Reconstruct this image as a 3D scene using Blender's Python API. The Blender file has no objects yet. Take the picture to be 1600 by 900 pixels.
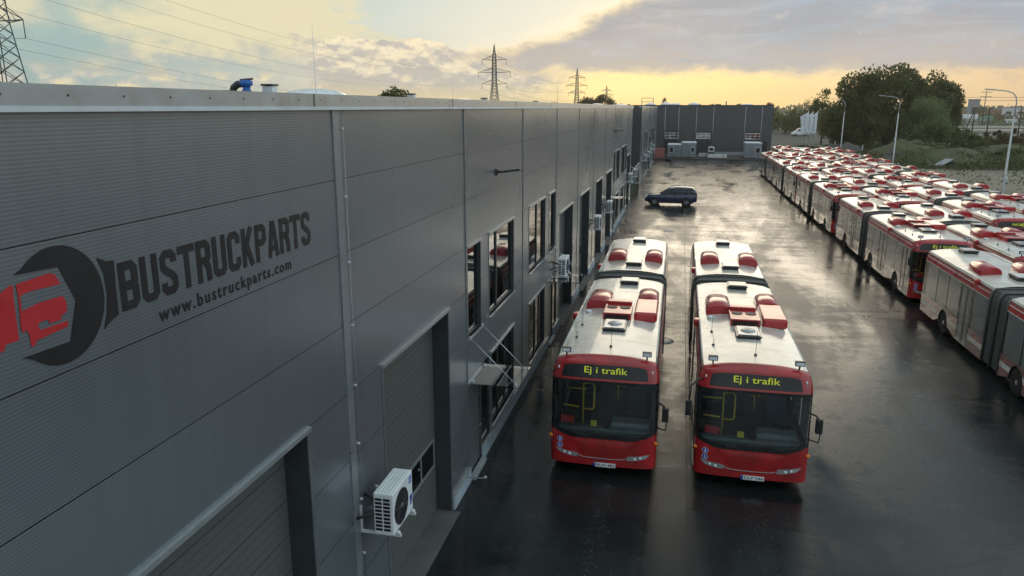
import bpy, bmesh, math, random
from mathutils import Vector, Matrix
R = math.radians
random.seed(11)
sc = bpy.context.scene
COL = sc.collection

# ------------------------------------------------------------------ camera, exposure, sun, sky
cam_d = bpy.data.cameras.new('camera'); cam = bpy.data.objects.new('camera', cam_d); COL.objects.link(cam)
cam_d.sensor_width = 36; cam_d.lens = 36 * 1166 / 1600; cam_d.clip_end = 9000; cam_d.clip_start = 0.1
cam.location = (0, 0, 8.9); cam.rotation_euler = (R(90 - 13.6), 0, R(12.6)); sc.camera = cam
sc.view_settings.view_transform = 'Standard'; sc.view_settings.look = 'None'
sc.view_settings.exposure = 0.0; sc.view_settings.gamma = 1
SUN_EL, SUN_AZ = 5.0, -2.0
sd = bpy.data.lights.new('sun', 'SUN'); sd.energy = 1.0; sd.angle = R(40); sd.color = (1.0, 0.84, 0.62)
so = bpy.data.objects.new('sun', sd); COL.objects.link(so)
_d = Vector((math.sin(R(SUN_AZ)) * math.cos(R(SUN_EL)), math.cos(R(SUN_AZ)) * math.cos(R(SUN_EL)), math.sin(R(SUN_EL))))
so.rotation_euler = _d.to_track_quat('Z', 'Y').to_euler()
try:
    sc.cycles.transparent_max_bounces = 24; sc.cycles.max_bounces = 8
    sc.cycles.sample_clamp_indirect = 4
except Exception: pass

def build_sky():
    w = bpy.data.worlds.new('World'); sc.world = w; w.use_nodes = True
    nt = w.node_tree; nt.nodes.clear(); L = nt.links
    STR = 0.1
    def put(i, v):
        if isinstance(v, bpy.types.NodeSocket): L.new(v, i)
        else: i.default_value = v
    def m(op, a, b=0.0, c=0.0, clamp=False):
        n = nt.nodes.new('ShaderNodeMath'); n.operation = op; n.use_clamp = clamp
        put(n.inputs[0], a); put(n.inputs[1], b); put(n.inputs[2], c); return n.outputs[0]
    add = lambda a, b: m('ADD', a, b); sub = lambda a, b: m('SUBTRACT', a, b)
    mul = lambda a, b: m('MULTIPLY', a, b); mn = lambda a, b: m('MINIMUM', a, b); mx = lambda a, b: m('MAXIMUM', a, b)
    def ss(x, a, b):
        n = nt.nodes.new('ShaderNodeMapRange'); n.interpolation_type = 'SMOOTHSTEP'
        put(n.inputs[0], x)
        if a < b: n.inputs[1].default_value = a; n.inputs[2].default_value = b; n.inputs[3].default_value = 0; n.inputs[4].default_value = 1
        else: n.inputs[1].default_value = b; n.inputs[2].default_value = a; n.inputs[3].default_value = 1; n.inputs[4].default_value = 0
        return n.outputs[0]
    def xyz(x, y, z):
        n = nt.nodes.new('ShaderNodeCombineXYZ'); put(n.inputs[0], x); put(n.inputs[1], y); put(n.inputs[2], z); return n.outputs[0]
    def noise(v, s, d=6, r=0.55, dist=0.0):
        n = nt.nodes.new('ShaderNodeTexNoise'); put(n.inputs['Vector'], v)
        n.inputs['Scale'].default_value = s; n.inputs['Detail'].default_value = d
        n.inputs['Roughness'].default_value = r; n.inputs['Distortion'].default_value = dist
        return n.outputs['Fac']
    def mix(f, a, b):
        n = nt.nodes.new('ShaderNodeMix'); n.data_type = 'RGBA'
        put(n.inputs[0], f)
        for i, v in ((6, a), (7, b)):
            if isinstance(v, bpy.types.NodeSocket): L.new(v, n.inputs[i])
            else: n.inputs[i].default_value = (v[0] / STR, v[1] / STR, v[2] / STR, 1)
        return n.outputs[2]
    tc = nt.nodes.new('ShaderNodeTexCoord'); sp = nt.nodes.new('ShaderNodeSeparateXYZ'); L.new(tc.outputs['Generated'], sp.inputs[0])
    X, Y, Zr = sp.outputs
    Z = mx(Zr, 0.0)
    az = mul(m('ARCTAN2', X, Y), 57.2958)
    el = mul(m('ARCSINE', mn(Z, 1.0)), 57.2958)
    sky = nt.nodes.new('ShaderNodeTexSky'); sky.sky_type = 'NISHITA'; sky.sun_disc = False
    sky.sun_elevation = R(SUN_EL); sky.sun_rotation = R(SUN_AZ); sky.air_density = 1.0; sky.dust_density = 1.6
    p = xyz(mul(az, 0.22), mul(el, 0.42), 0.0)           # low band of sky, stretched along the horizon
    nA = noise(p, 1.0, 8, 0.58, 0.25)
    nB = noise(xyz(mul(az, 0.55), mul(el, 0.85), 3.0), 1.0, 9, 0.62, 0.15)
    nC = noise(xyz(mul(az, 0.10), mul(el, 0.35), 7.0), 1.0, 5, 0.5, 0.6)
    dA = sub(nA, 0.5); dB = sub(nB, 0.5); dC = sub(nC, 0.5)
    # clear air: the physical sky with a veil of thin haze, golden towards the sun
    gold = mul(m('EXPONENT', mul(mul(sub(az, -1.0), sub(az, -1.0)), -1 / 300.0)), ss(el, 4.6, 1.0))
    veil = mix(ss(add(az, mul(dC, 22)), -42, -18), (.36, .53, .54), (.60, .71, .70))
    veil = mix(ss(az, 6, 24), veil, (.80, .60, .40))
    base = mix(0.86, sky.outputs[0], veil)
    base = mix(m('MULTIPLY', gold, 1.0, clamp=True), base, (1.12, .76, .27))
    base = mix(mul(mul(ss(add(nB, mul(dC, .4)), .50, .62), ss(el, 3.2, 2.2)), mul(ss(el, .5, 1.3), .40)), base, (.66, .53, .40))
    base = mix(mul(mul(ss(el, 2.0, .2), ss(m('ABSOLUTE', add(az, 2.0)), 6, 16)), mul(gold, .7)), base, (.96, .60, .20))
    core = m('EXPONENT', add(mul(mul(sub(az, -4.0), sub(az, -4.0)), -1 / 90.0), mul(mul(sub(el, 1.4), sub(el, 1.4)), -1 / 2.2)))
    base = mix(mul(core, 0.9), base, (1.4, 1.08, .45))
    # left: high creamy bank, teal gap below it, thin bright band near the horizon
    a1 = add(az, add(mul(dA, 16), mul(dC, 10))); e1 = add(el, add(mul(dB, 2.0), mul(dA, 3.0)))
    bank = mul(mul(ss(a1, -44, -36), ss(a1, -22.5, -26)), ss(e1, 2.2, 3.6))
    base = mix(mul(bank, 0.92), base, mix(ss(add(e1, mul(dB, 4)), 2.0, 5.0), (.52, .53, .50), (.86, .77, .50)))
    bank2 = mul(ss(a1, -41, -47), ss(e1, 4.3, 5.6))
    base = mix(mul(bank2, 0.9), base, (.80, .72, .50))
    lowc = mul(mul(ss(a1, -24, -30), ss(e1, 2.7, 2.0)), ss(add(nB, mul(dA, .5)), .36, .52))
    base = mix(mul(lowc, 0.9), base, mix(ss(add(nB, mul(dA, .6)), .46, .64), (.60, .60, .54), (.95, .83, .52)))
    # middle: heap of cumulus
    top = add(add(4.9, mul(dA, 2.2)), add(mul(dB, 3.4), mul(mx(sub(az, -21.0), 0.0), -0.10)))
    h = sub(top, el)
    cum = mul(mul(ss(h, 0.0, 0.13), ss(add(az, mul(dB, 6)), -29.5, -25.5)), ss(add(az, mul(dA, 6)), -6.0, -12.0))
    lit = mul(ss(add(nB, mul(h, -0.075)), .52, .38), 1.0)
    nS = noise(xyz(mul(az, 0.36), mul(el, 0.62), 3.0), 1.0, 9, 0.6, 0.2); nU = noise(xyz(mul(az, 0.36), mul(add(el, 0.5), 0.62), 3.0), 1.0, 9, 0.6, 0.2)
    nF = noise(xyz(mul(az, 0.9), mul(el, 1.4), 9.0), 1.0, 7, .58, .2); nG = noise(xyz(mul(az, 0.9), mul(add(el, .25), 1.4), 9.0), 1.0, 7, .58, .2)
    slope = add(mul(sub(nS, nU), 1.15), mul(mul(sub(nF, nG), .55), ss(h, 2.2, .2)))
    shade = mix(ss(add(slope, add(mul(dA, .35), mul(h, -0.06))), -.20, .08), (.58, .54, .48), (.98, .85, .60))
    shade = mix(mul(ss(add(h, mul(slope, -2.4)), 0.7, 0.0), .85), shade, (1.02, .88, .60))
    cumcol = mix(mul(ss(el, 2.0, 0.6), 0.55), shade, (.93, .74, .36))
    base = mix(cum, base, cumcol)
    # right: broad violet-grey deck with a torn lower edge and a lit rim
    low = add(add(2.15, mul(dA, 2.4)), add(mul(dB, 1.3), mul(ss(az, -9, -20), 1.2)))
    upp = add(add(4.3, mul(mx(add(az, 12.5), 0.0), 0.40)), add(mul(dA, 3.0), mul(dB, 1.4)))
    hl = sub(el, low); hu = sub(upp, el)
    deck = mul(mul(ss(hl, -0.1, 0.55), ss(hu, -0.1, 0.8)), ss(add(az, mul(dA, 8)), -19.0, -13.0))
    rim = mul(ss(mn(hu, mul(hl, 1.4)), 1.3, 0.1), m('EXPONENT', mul(mul(sub(az, -6.0), sub(az, -6.0)), -1 / 260.0)))
    dcol = mix(ss(add(az, mul(dA, 30)), -8, 12), (.54, .49, .46), (.40, .475, .56))
    nE = noise(xyz(mul(az, .16), mul(el, .9), 12.0), 1.0, 8, .6, .8)
    dcol = mix(ss(add(nC, mul(dB, .5)), .45, .62), dcol, (.52, .52, .54))
    dcol = mix(mul(ss(nE, .40, .62), .75), dcol, mix(ss(el, 2.5, 6.0), (.60, .52, .45), (.40, .40, .43)))
    dcol = mix(mul(ss(nE, .44, .34), .6), dcol, (.56, .54, .53))
    dcol = mix(mul(ss(hl, 2.0, 0.2), ss(az, -2, 14)), dcol, (.55, .49, .45))
    dcol = mix(rim, dcol, (.98, .80, .46))
    base = mix(mul(deck, 0.95), base, dcol)
    wisp = mul(mul(ss(nB, .60, .70), ss(el, 2.6, 3.6)), ss(az, -20, -10))
    base = mix(mul(wisp, 0.35), base, (.75, .70, .62))
    sun_lane = mul(mul(ss(hu, 0.5, -1.2), ss(az, -18, -12)), ss(az, 2, -4))
    base = mix(mul(sun_lane, 0.35), base, (.80, .80, .70))
    # outside the view: broken blue-grey cloud, brightened to light the wall and roofs
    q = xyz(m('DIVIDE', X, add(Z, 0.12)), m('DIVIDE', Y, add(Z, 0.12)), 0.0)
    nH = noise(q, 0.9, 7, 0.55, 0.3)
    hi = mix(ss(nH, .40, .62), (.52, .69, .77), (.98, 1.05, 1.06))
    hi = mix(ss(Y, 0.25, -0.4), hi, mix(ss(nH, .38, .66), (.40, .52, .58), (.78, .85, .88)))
    ahead = mul(mul(ss(add(az, mul(sub(nH, .5), 30)), 26, 6), ss(az, -75, -40)), ss(el, 66, 46))  # unseen dark deck ahead, added to keep the near asphalt dark
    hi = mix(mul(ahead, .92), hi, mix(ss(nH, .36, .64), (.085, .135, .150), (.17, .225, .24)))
    side = mul(ss(X, .35, .75), ss(Y, .95, .6))  # unseen bright sky on the right, added to light the warehouse wall
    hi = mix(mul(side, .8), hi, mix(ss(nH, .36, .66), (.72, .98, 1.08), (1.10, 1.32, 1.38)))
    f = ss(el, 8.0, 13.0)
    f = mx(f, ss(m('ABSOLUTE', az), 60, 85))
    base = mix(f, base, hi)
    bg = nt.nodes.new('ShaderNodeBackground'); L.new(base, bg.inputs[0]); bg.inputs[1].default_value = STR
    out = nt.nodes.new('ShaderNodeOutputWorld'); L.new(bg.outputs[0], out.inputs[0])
    try: w.cycles.sampling_method = 'MANUAL'; w.cycles.sample_map_resolution = 1024
    except Exception: pass
build_sky()

# ------------------------------------------------------------------ materials
MT = {}
def new_mat(name):
    mt = bpy.data.materials.new(name); mt.use_nodes = True; nt = mt.node_tree
    b = nt.nodes['Principled BSDF']; MT[name] = mt
    return mt, nt, b
def nd(nt, t, **kw):
    n = nt.nodes.new(t)
    for k, v in kw.items():
        if k in n.inputs.keys(): n.inputs[k].default_value = v
        else: setattr(n, k, v)
    return n
def ramp(nt, fac, stops):
    r = nt.nodes.new('ShaderNodeValToRGB'); e = r.color_ramp.elements
    while len(e) < len(stops): e.new(0.5)
    for i, (p, c) in enumerate(stops):
        e[i].position = p; e[i].color = (c, c, c, 1) if isinstance(c, (int, float)) else (*c, 1)
    nt.links.new(fac, r.inputs[0]); return r.outputs[0]
def obj_coords(nt, scale=(1, 1, 1), which='Object'):
    t = nd(nt, 'ShaderNodeTexCoord'); mp = nd(nt, 'ShaderNodeMapping'); mp.inputs['Scale'].default_value = scale
    nt.links.new(t.outputs[which], mp.inputs[0]); return mp.outputs[0]
def noise_tex(nt, vec, scale, detail=4, rough=.5, dist=0):
    n = nd(nt, 'ShaderNodeTexNoise'); n.inputs['Scale'].default_value = scale; n.inputs['Detail'].default_value = detail
    n.inputs['Roughness'].default_value = rough; n.inputs['Distortion'].default_value = dist
    nt.links.new(vec, n.inputs['Vector']); return n.outputs['Fac']
def mixc(nt, fac, a, b, blend='MIX'):
    n = nd(nt, 'ShaderNodeMix'); n.data_type = 'RGBA'; n.blend_type = blend
    for i, v in ((0, fac), (6, a), (7, b)):
        if isinstance(v, bpy.types.NodeSocket): nt.links.new(v, n.inputs[i])
        elif i == 0: n.inputs[0].default_value = v
        else: n.inputs[i].default_value = (*v, 1)
    return n.outputs[2]
def bump(nt, b, h, strength, dist):
    n = nd(nt, 'ShaderNodeBump'); n.inputs['Strength'].default_value = strength; n.inputs['Distance'].default_value = dist
    nt.links.new(h, n.inputs['Height']); nt.links.new(n.outputs[0], b.inputs['Normal']); return n
def mat(name, col, rough=.5, metal=0.0, var=.18, scale=3.0, spec=.5, coat=0.0, rvar=.1, bmp=0.0, stretch=(1, 1, 1), emit=None, emits=1.0):
    """Principled surface with uneven dirt in colour and gloss."""
    mt, nt, b = new_mat(name)
    v = obj_coords(nt, stretch)
    n = noise_tex(nt, v, scale, 6, .6)
    c = mixc(nt, ramp(nt, n, [(.32, 0.0), (.72, 1.0)]), tuple(x * (1 - var) for x in col), tuple(min(1, x * (1 + var)) for x in col))
    nt.links.new(c, b.inputs['Base Color'])
    rr = ramp(nt, n, [(.3, max(.02, rough - rvar)), (.7, min(1, rough + rvar))]); nt.links.new(rr, b.inputs['Roughness'])
    b.inputs['Metallic'].default_value = metal; b.inputs['Specular IOR Level'].default_value = spec
    b.inputs['Coat Weight'].default_value = coat; b.inputs['Coat Roughness'].default_value = .06
    if bmp: bump(nt, b, n, .5, bmp)
    if emit: b.inputs['Emission Color'].default_value = (*emit, 1); b.inputs['Emission Strength'].default_value = emits
    return mt
def glass(name, tint, refl_min, rough=.02, gcol=(1, 1, 1)):
    mt = bpy.data.materials.new(name); mt.use_nodes = True; nt = mt.node_tree; nt.nodes.clear(); MT[name] = mt
    tr = nd(nt, 'ShaderNodeBsdfTransparent'); tr.inputs[0].default_value = (*tint, 1)
    gl = nd(nt, 'ShaderNodeBsdfGlossy'); gl.inputs['Roughness'].default_value = rough; gl.inputs[0].default_value = (*gcol, 1)
    fr = nd(nt, 'ShaderNodeFresnel'); fr.inputs[0].default_value = 1.5
    mm = nd(nt, 'ShaderNodeMath', operation='MAXIMUM'); mm.inputs[1].default_value = refl_min; nt.links.new(fr.outputs[0], mm.inputs[0])
    mx = nd(nt, 'ShaderNodeMixShader'); nt.links.new(mm.outputs[0], mx.inputs[0]); nt.links.new(tr.outputs[0], mx.inputs[1]); nt.links.new(gl.outputs[0], mx.inputs[2])
    o = nd(nt, 'ShaderNodeOutputMaterial'); nt.links.new(mx.outputs[0], o.inputs[0]); return mt

mat('bus_red', (.46, .014, .017), .30, var=.14, scale=1.6, coat=.5, rvar=.08)
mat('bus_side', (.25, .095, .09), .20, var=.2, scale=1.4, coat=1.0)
mat('pod_red', (.42, .009, .015), .30, var=.12, scale=2, coat=.7, rvar=.05)
mat('bus_white', (.71, .68, .62), .30, var=.10, scale=1.2, coat=.45, rvar=.1)
mat('bus_black', (.012, .013, .014), .28, var=.3, coat=.2)
mat('rubber', (.014, .014, .015), .75, var=.3, scale=8)
mat('dark_plastic', (.022, .023, .025), .45, var=.2)
mat('silver', (.55, .56, .57), .28, metal=.7, var=.12)
mat('steel', (.50, .52, .54), .42, metal=.85, var=.12)
mat('zinc_white', (.62, .64, .66), .42, var=.08)
mat('white_paint', (.74, .76, .78), .4, var=.06)
mat('lamp_grey', (.30, .31, .32), .25, var=.2, coat=.5)
mat('lens', (.80, .84, .88), .12, var=.1, spec=.8)
mat('orange_lens', (.75, .20, .01), .2, var=.12)
mat('red_lens', (.45, .01, .01), .2, var=.1)
mat('plate_white', (.78, .80, .82), .4, var=.05)
mat('plate_blue', (.02, .06, .36), .4, var=.05)
mat('emblem_blue', (.02, .05, .42), .35, var=.05)
mat('ink', (.012, .012, .014), .5, var=.1)
mat('yellow_rail', (.75, .55, .04), .4, var=.1)
mat('seat_cloth', (.05, .075, .12), .85, var=.35, scale=14)
mat('dash', (.18, .23, .24), .5, var=.2)
mat('card_red', (.60, .05, .05), .55, var=.05)
mat('card_yellow', (.75, .62, .06), .55, var=.05)
mat('bus_floor', (.12, .12, .125), .6, var=.3)
mat('bellows', (.105, .105, .10), .6, var=.25, scale=5)
mat('led', (.16, .17, .01), .5, var=.05, emit=(.50, .60, .03), emits=0.62)
mat('hatch_lid', (.42, .44, .45), .25, var=.15, coat=.4)
glass('side_glass', (.60, .64, .63), .30, .05)
def dust_sheen(nm, amount, col):  # uneven pale film: dirt plus painted sheen standing in for reflected light
    nt = MT[nm].node_tree; out = [n for n in nt.nodes if n.type == 'OUTPUT_MATERIAL'][0]; src = out.inputs[0].links[0].from_socket
    df = nd(nt, 'ShaderNodeBsdfDiffuse'); df.inputs[0].default_value = (*col, 1); mx = nd(nt, 'ShaderNodeMixShader')
    f = ramp(nt, noise_tex(nt, obj_coords(nt, (1, .6, .35)), 1.3, 5, .6), [(.3, amount * .4), (.7, amount * 1.5)]); nt.links.new(f, mx.inputs[0])
    nt.links.new(src, mx.inputs[1]); nt.links.new(df.outputs[0], mx.inputs[2]); nt.links.new(mx.outputs[0], out.inputs[0])
dust_sheen('side_glass', .16, (.52, .57, .54))
glass('front_glass', (.88, .95, .95), .07, .02)
glass('canopy_glass', (.62, .74, .74), .32, .03)
glass('window_glass', (.05, .055, .06), .42, .02, (.95, .95, .95))
glass('car_glass', (.16, .18, .20), .10, .02)
mat('concrete', (.30, .32, .34), .75, var=.18, scale=2.5, bmp=.004)
mat('grit', (.16, .165, .165), .8)
mat('plinth_board', (.40, .46, .52), .6, var=.14, scale=4)
mat('trim_grey', (.20, .215, .225), .35, metal=.5, var=.08)
mat('trim_mid', (.29, .31, .325), .35, metal=.5, var=.08)
mat('trim_light', (.42, .44, .45), .35, metal=.6, var=.08)
mat('frame_dark', (.03, .033, .036), .45, var=.15)
mat('wall_dark', (.080, .082, .090), .5, metal=.2, var=.12)
mat('reveal', (.05, .055, .062), .5, metal=.2, var=.12)
mat('roof_felt', (.10, .10, .10), .8, var=.25, scale=1.2)
mat('dome', (.80, .81, .82), .25, var=.05)
mat('blue_paint', (.02, .13, .45), .45, var=.2)
mat('logo_red', (.50, .022, .028), .5, var=.08)
mat('wood', (.07, .055, .042), .85, var=.3, scale=6)
mat('bark', (.09, .075, .058), .9, var=.35, scale=4)
mat('lattice', (.10, .105, .11), .6, metal=.5, var=.2)
mat('lamp_post', (.45, .46, .47), .45, metal=.6, var=.1)
mat('car_blue', (.010, .020, .070), .25, coat=.8, var=.1, rvar=.04)
mat('cabin', (.24, .28, .31), .55, var=.14, scale=1.2)
mat('cabin_rib', (.19, .22, .25), .55, var=.1)
mat('pink_paint', (.42, .13, .13), .6, var=.1)
mat('tarp_green', (.03, .16, .13), .6, var=.2)
mat('brick_red', (.24, .11, .07), .8, var=.3)
mat('flag_cloth', (.80, .81, .83), .8, var=.05)
mat('wire', (.22, .22, .22), .6)
mat('rust_mesh', (.10, .10, .105), .6, metal=.3)

def grime(nm, col, lo, hi_, k):
    nt = MT[nm].node_tree; b = nt.nodes['Principled BSDF']; src = b.inputs['Base Color'].links[0].from_socket
    g = nd(nt, 'ShaderNodeNewGeometry'); mp = nd(nt, 'ShaderNodeMapping'); mp.inputs['Scale'].default_value = (1, .45, 1); nt.links.new(g.outputs['Position'], mp.inputs[0])
    a = noise_tex(nt, mp.outputs[0], .9, 8, .66, .6)
    c = mixc(nt, ramp(nt, a, [(lo, 0.), (hi_, k)]), src, col)
    sp_ = noise_tex(nt, g.outputs['Position'], 9.0, 5, .7); c = mixc(nt, ramp(nt, sp_, [(.60, 0.), (.74, k * .7)]), c, tuple(x * .6 for x in col))
    nt.links.new(c, b.inputs['Base Color'])
grime('pod_red', (.16, .02, .022), .50, .75, .5); grime('bus_white', (.36, .32, .27), .40, .68, .75); grime('bus_red', (.14, .022, .022), .42, .72, .75); grime('bus_side', (.20, .12, .11), .42, .68, .7)
def wall_material():
    mt, nt, b = new_mat('ribbed_panel')
    t = nd(nt, 'ShaderNodeTexCoord'); s = nd(nt, 'ShaderNodeSeparateXYZ'); nt.links.new(t.outputs['Object'], s.inputs[0])
    def mth(op, a, bb=0.0):
        n = nd(nt, 'ShaderNodeMath', operation=op)
        for i, v in ((0, a), (1, bb)):
            if isinstance(v, bpy.types.NodeSocket): nt.links.new(v, n.inputs[i])
            else: n.inputs[i].default_value = v
        return n.outputs[0]
    z = s.outputs[2]
    amp = nd(nt, 'ShaderNodeMapRange'); nt.links.new(s.outputs[1], amp.inputs[0])      # rib shading painted in colour alone, full at the near end, fading further on
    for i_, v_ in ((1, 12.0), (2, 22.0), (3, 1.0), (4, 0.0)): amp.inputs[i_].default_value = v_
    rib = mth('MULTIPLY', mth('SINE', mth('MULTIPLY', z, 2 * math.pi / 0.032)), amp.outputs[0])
    k = mth('FRACT', mth('DIVIDE', mth('SUBTRACT', z, 8.97), 1.053))
    seam = mth('LESS_THAN', mth('ABSOLUTE', mth('SUBTRACT', k, 0.0)), 0.012)
    v = obj_coords(nt, (1, .12, .5))
    n = noise_tex(nt, v, 1.1, 5, .6)
    n2 = noise_tex(nt, obj_coords(nt, (1, .5, 1)), .22, 3, .5)
    col = mixc(nt, ramp(nt, n, [(.35, 0.), (.7, 1.)]), (.285, .315, .345), (.32, .35, .378))
    rib_shade = ramp(nt, mth('ADD', mth('MULTIPLY', rib, .5), .5), [(.0, .76), (1., 1.0)])
    col = mixc(nt, 1.0, col, rib_shade, 'MULTIPLY')
    wn = nd(nt, 'ShaderNodeTexWhiteNoise', noise_dimensions='2D'); cb = nd(nt, 'ShaderNodeCombineXYZ')
    nt.links.new(mth('FLOOR', mth('DIVIDE', mth('SUBTRACT', z, 8.97), 1.053)), cb.inputs[0]); nt.links.new(mth('FLOOR', mth('DIVIDE', mth('SUBTRACT', s.outputs[1], 9.68), 6.32)), cb.inputs[1])
    nt.links.new(cb.outputs[0], wn.inputs['Vector'])
    col = mixc(nt, 1.0, col, ramp(nt, wn.outputs['Value'], [(0, .90), (1, 1.0)]), 'MULTIPLY')
    streak = noise_tex(nt, obj_coords(nt, (1, 3.0, .12)), 1.6, 6, .65)
    col = mixc(nt, 1.0, col, ramp(nt, streak, [(.30, .93), (.55, 1.0)]), 'MULTIPLY')
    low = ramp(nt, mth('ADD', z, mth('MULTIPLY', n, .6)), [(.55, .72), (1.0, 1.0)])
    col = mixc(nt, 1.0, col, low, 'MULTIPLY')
    col = mixc(nt, seam, col, (.03, .032, .034))
    nt.links.new(col, b.inputs['Base Color'])
    b.inputs['Metallic'].default_value = .60
    nt.links.new(ramp(nt, n2, [(.3, .24), (.7, .34)]), b.inputs['Roughness'])
    h = mth('MULTIPLY', seam, -3.0)
    bump(nt, b, h, .35, .004)
wall_material()

def door_material():
    mt, nt, b = new_mat('section_door')
    t = nd(nt, 'ShaderNodeTexCoord'); s = nd(nt, 'ShaderNodeSeparateXYZ'); nt.links.new(t.outputs['Object'], s.inputs[0])
    def wv(period, lo, hi, width):
        a = nd(nt, 'ShaderNodeMath', operation='DIVIDE'); nt.links.new(s.outputs[2], a.inputs[0]); a.inputs[1].default_value = period
        f = nd(nt, 'ShaderNodeMath', operation='FRACT'); nt.links.new(a.outputs[0], f.inputs[0])
        return ramp(nt, f.outputs[0], [(0, lo), (width, hi), (1 - width, hi), (1, lo)])
    col = mixc(nt, 1.0, (.105, .110, .102), wv(.132, .72, 1.0, .10), 'MULTIPLY')
    col = mixc(nt, 1.0, col, wv(.528, .45, 1.0, .03), 'MULTIPLY')
    nt.links.new(col, b.inputs['Base Color']); b.inputs['Roughness'].default_value = .45
    bump(nt, b, wv(.132, 0., 1., .12), .4, .006)
door_material()

def asphalt_material():
    mt, nt, b = new_mat('wet_asphalt')
    v = obj_coords(nt, (1, 1, 1)); vs = obj_coords(nt, (1, .28, 1)); vl = obj_coords(nt, (.35, 1, 1))
    grain = noise_tex(nt, v, 30, 4, .75)
    patch = noise_tex(nt, vs, .30, 6, .60, .5)
    patch2 = noise_tex(nt, vl, .55, 7, .64, .7)
    fine = noise_tex(nt, v, 3.2, 6, .68)
    def mad(x, k, y):
        n = nd(nt, 'ShaderNodeMath', operation='MULTIPLY_ADD'); nt.links.new(x, n.inputs[0]); n.inputs[1].default_value = k
        if isinstance(y, bpy.types.NodeSocket): nt.links.new(y, n.inputs[2])
        else: n.inputs[2].default_value = y
        return n.outputs[0]
    def mul(x, y):
        n = nd(nt, 'ShaderNodeMath', operation='MULTIPLY'); nt.links.new(x, n.inputs[0]); nt.links.new(y, n.inputs[1]); return n.outputs[0]
    w = mad(fine, .26, mad(patch2, .55, patch))                       # about .55 .. 1.25
    # wheel tracks: bands along the driving direction, bent by noise
    mp = nd(nt, 'ShaderNodeMapping'); mp.inputs['Rotation'].default_value = (0, 0, R(9)); t = nd(nt, 'ShaderNodeTexCoord'); nt.links.new(t.outputs['Object'], mp.inputs[0])
    wv = nd(nt, 'ShaderNodeTexWave'); wv.bands_direction = 'X'; wv.inputs['Scale'].default_value = .13; wv.inputs['Distortion'].default_value = 5.0; wv.inputs['Detail'].default_value = 3; wv.inputs['Detail Scale'].default_value = .35
    nt.links.new(mp.outputs[0], wv.inputs['Vector'])
    track = ramp(nt, wv.outputs['Fac'], [(.80, 0.), (.93, 1.)])
    dry = ramp(nt, w, [(.70, 0.), (.86, .50), (1.06, 1.)])            # crisp puddle edges
    # cracks
    vo = nd(nt, 'ShaderNodeTexVoronoi'); vo.feature = 'DISTANCE_TO_EDGE'; vo.inputs['Scale'].default_value = .16
    dv = nd(nt, 'ShaderNodeMapping'); nt.links.new(v, dv.inputs[0]); nt.links.new(dv.outputs[0], vo.inputs['Vector'])
    crack = ramp(nt, vo.outputs['Distance'], [(0.0, 1.), (.006, 0.)])
    col = mixc(nt, ramp(nt, grain, [(.40, 0.), (.68, 1.)]), (.004, .0052, .006), (.032, .040, .042))
    col = mixc(nt, dry, mixc(nt, 1.0, col, (.55, .58, .58), 'MULTIPLY'), col)
    col = mixc(nt, mul(track, dry), col, (.013, .015, .016))
    col = mixc(nt, crack, col, (.004, .004, .004))
    nt.links.new(col, b.inputs['Base Color'])
    rr = ramp(nt, dry, [(0., .12), (.5, .24), (1., .40)])
    nt.links.new(mad(track, -.03, rr), b.inputs['Roughness'])
    b.inputs['Specular IOR Level'].default_value = .42
    h = mad(fine, 1.2, mul(grain, ramp(nt, dry, [(0., .06), (1., 1.)])))
    bump(nt, b, h, .14, .012)
asphalt_material()

def ground_material(name, cols, scale, b_dist=.08):
    mt, nt, b = new_mat(name)
    v = obj_coords(nt)
    n = noise_tex(nt, v, scale, 8, .62, .4); n2 = noise_tex(nt, v, scale * 14, 5, .7)
    c = mixc(nt, ramp(nt, n, [(.38, 0.), (.62, 1.)]), cols[0], cols[1])
    c = mixc(nt, ramp(nt, n2, [(.42, 0.), (.70, .8)]), c, cols[2])
    nt.links.new(c, b.inputs['Base Color']); b.inputs['Roughness'].default_value = .9
    bump(nt, b, n2, .8, b_dist)
ground_material('field', ((.034, .048, .020), (.070, .068, .038), (.026, .034, .017)), .035, .25)
ground_material('grass', ((.055, .070, .022), (.095, .092, .038), (.034, .044, .016)), .22, .12)
ground_material('dirt', ((.23, .185, .135), (.12, .11, .075), (.29, .24, .18)), .12, .08)
ground_material('gravel', ((.30, .27, .23), (.20, .19, .16), (.38, .35, .30)), .1, .05)
ground_material('dark_dirt', ((.060, .058, .052), (.090, .084, .072), (.045, .046, .040)), .15, .1)

def leaf_material(name, a, b_, c):
    mt, nt, b = new_mat(name)
    g = nd(nt, 'ShaderNodeNewGeometry'); v = obj_coords(nt)
    n = noise_tex(nt, v, .35, 4, .6)
    col = mixc(nt, ramp(nt, n, [(.36, 0.), (.64, 1.)]), a, b_)
    col = mixc(nt, ramp(nt, g.outputs['Random Per Island'], [(.55, 0.), (1., .75)]), col, c)
    nt.links.new(col, b.inputs['Base Color']); b.inputs['Roughness'].default_value = .65; b.inputs['Specular IOR Level'].default_value = .25
    tl = nd(nt, 'ShaderNodeBsdfTranslucent'); nt.links.new(col, tl.inputs[0])
    mx = nd(nt, 'ShaderNodeMixShader'); mx.inputs[0].default_value = .5
    out = nt.nodes['Material Output']
    nt.links.new(b.outputs[0], mx.inputs[1]); nt.links.new(tl.outputs[0], mx.inputs[2]); nt.links.new(mx.outputs[0], out.inputs[0])
leaf_material('leaf_dark', (.072, .090, .032), (.110, .126, .046), (.15, .16, .066))
leaf_material('leaf_mid', (.075, .102, .038), (.12, .14, .056), (.16, .175, .075))
leaf_material('leaf_pale', (.15, .19, .085), (.20, .24, .11), (.25, .28, .14))
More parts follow.
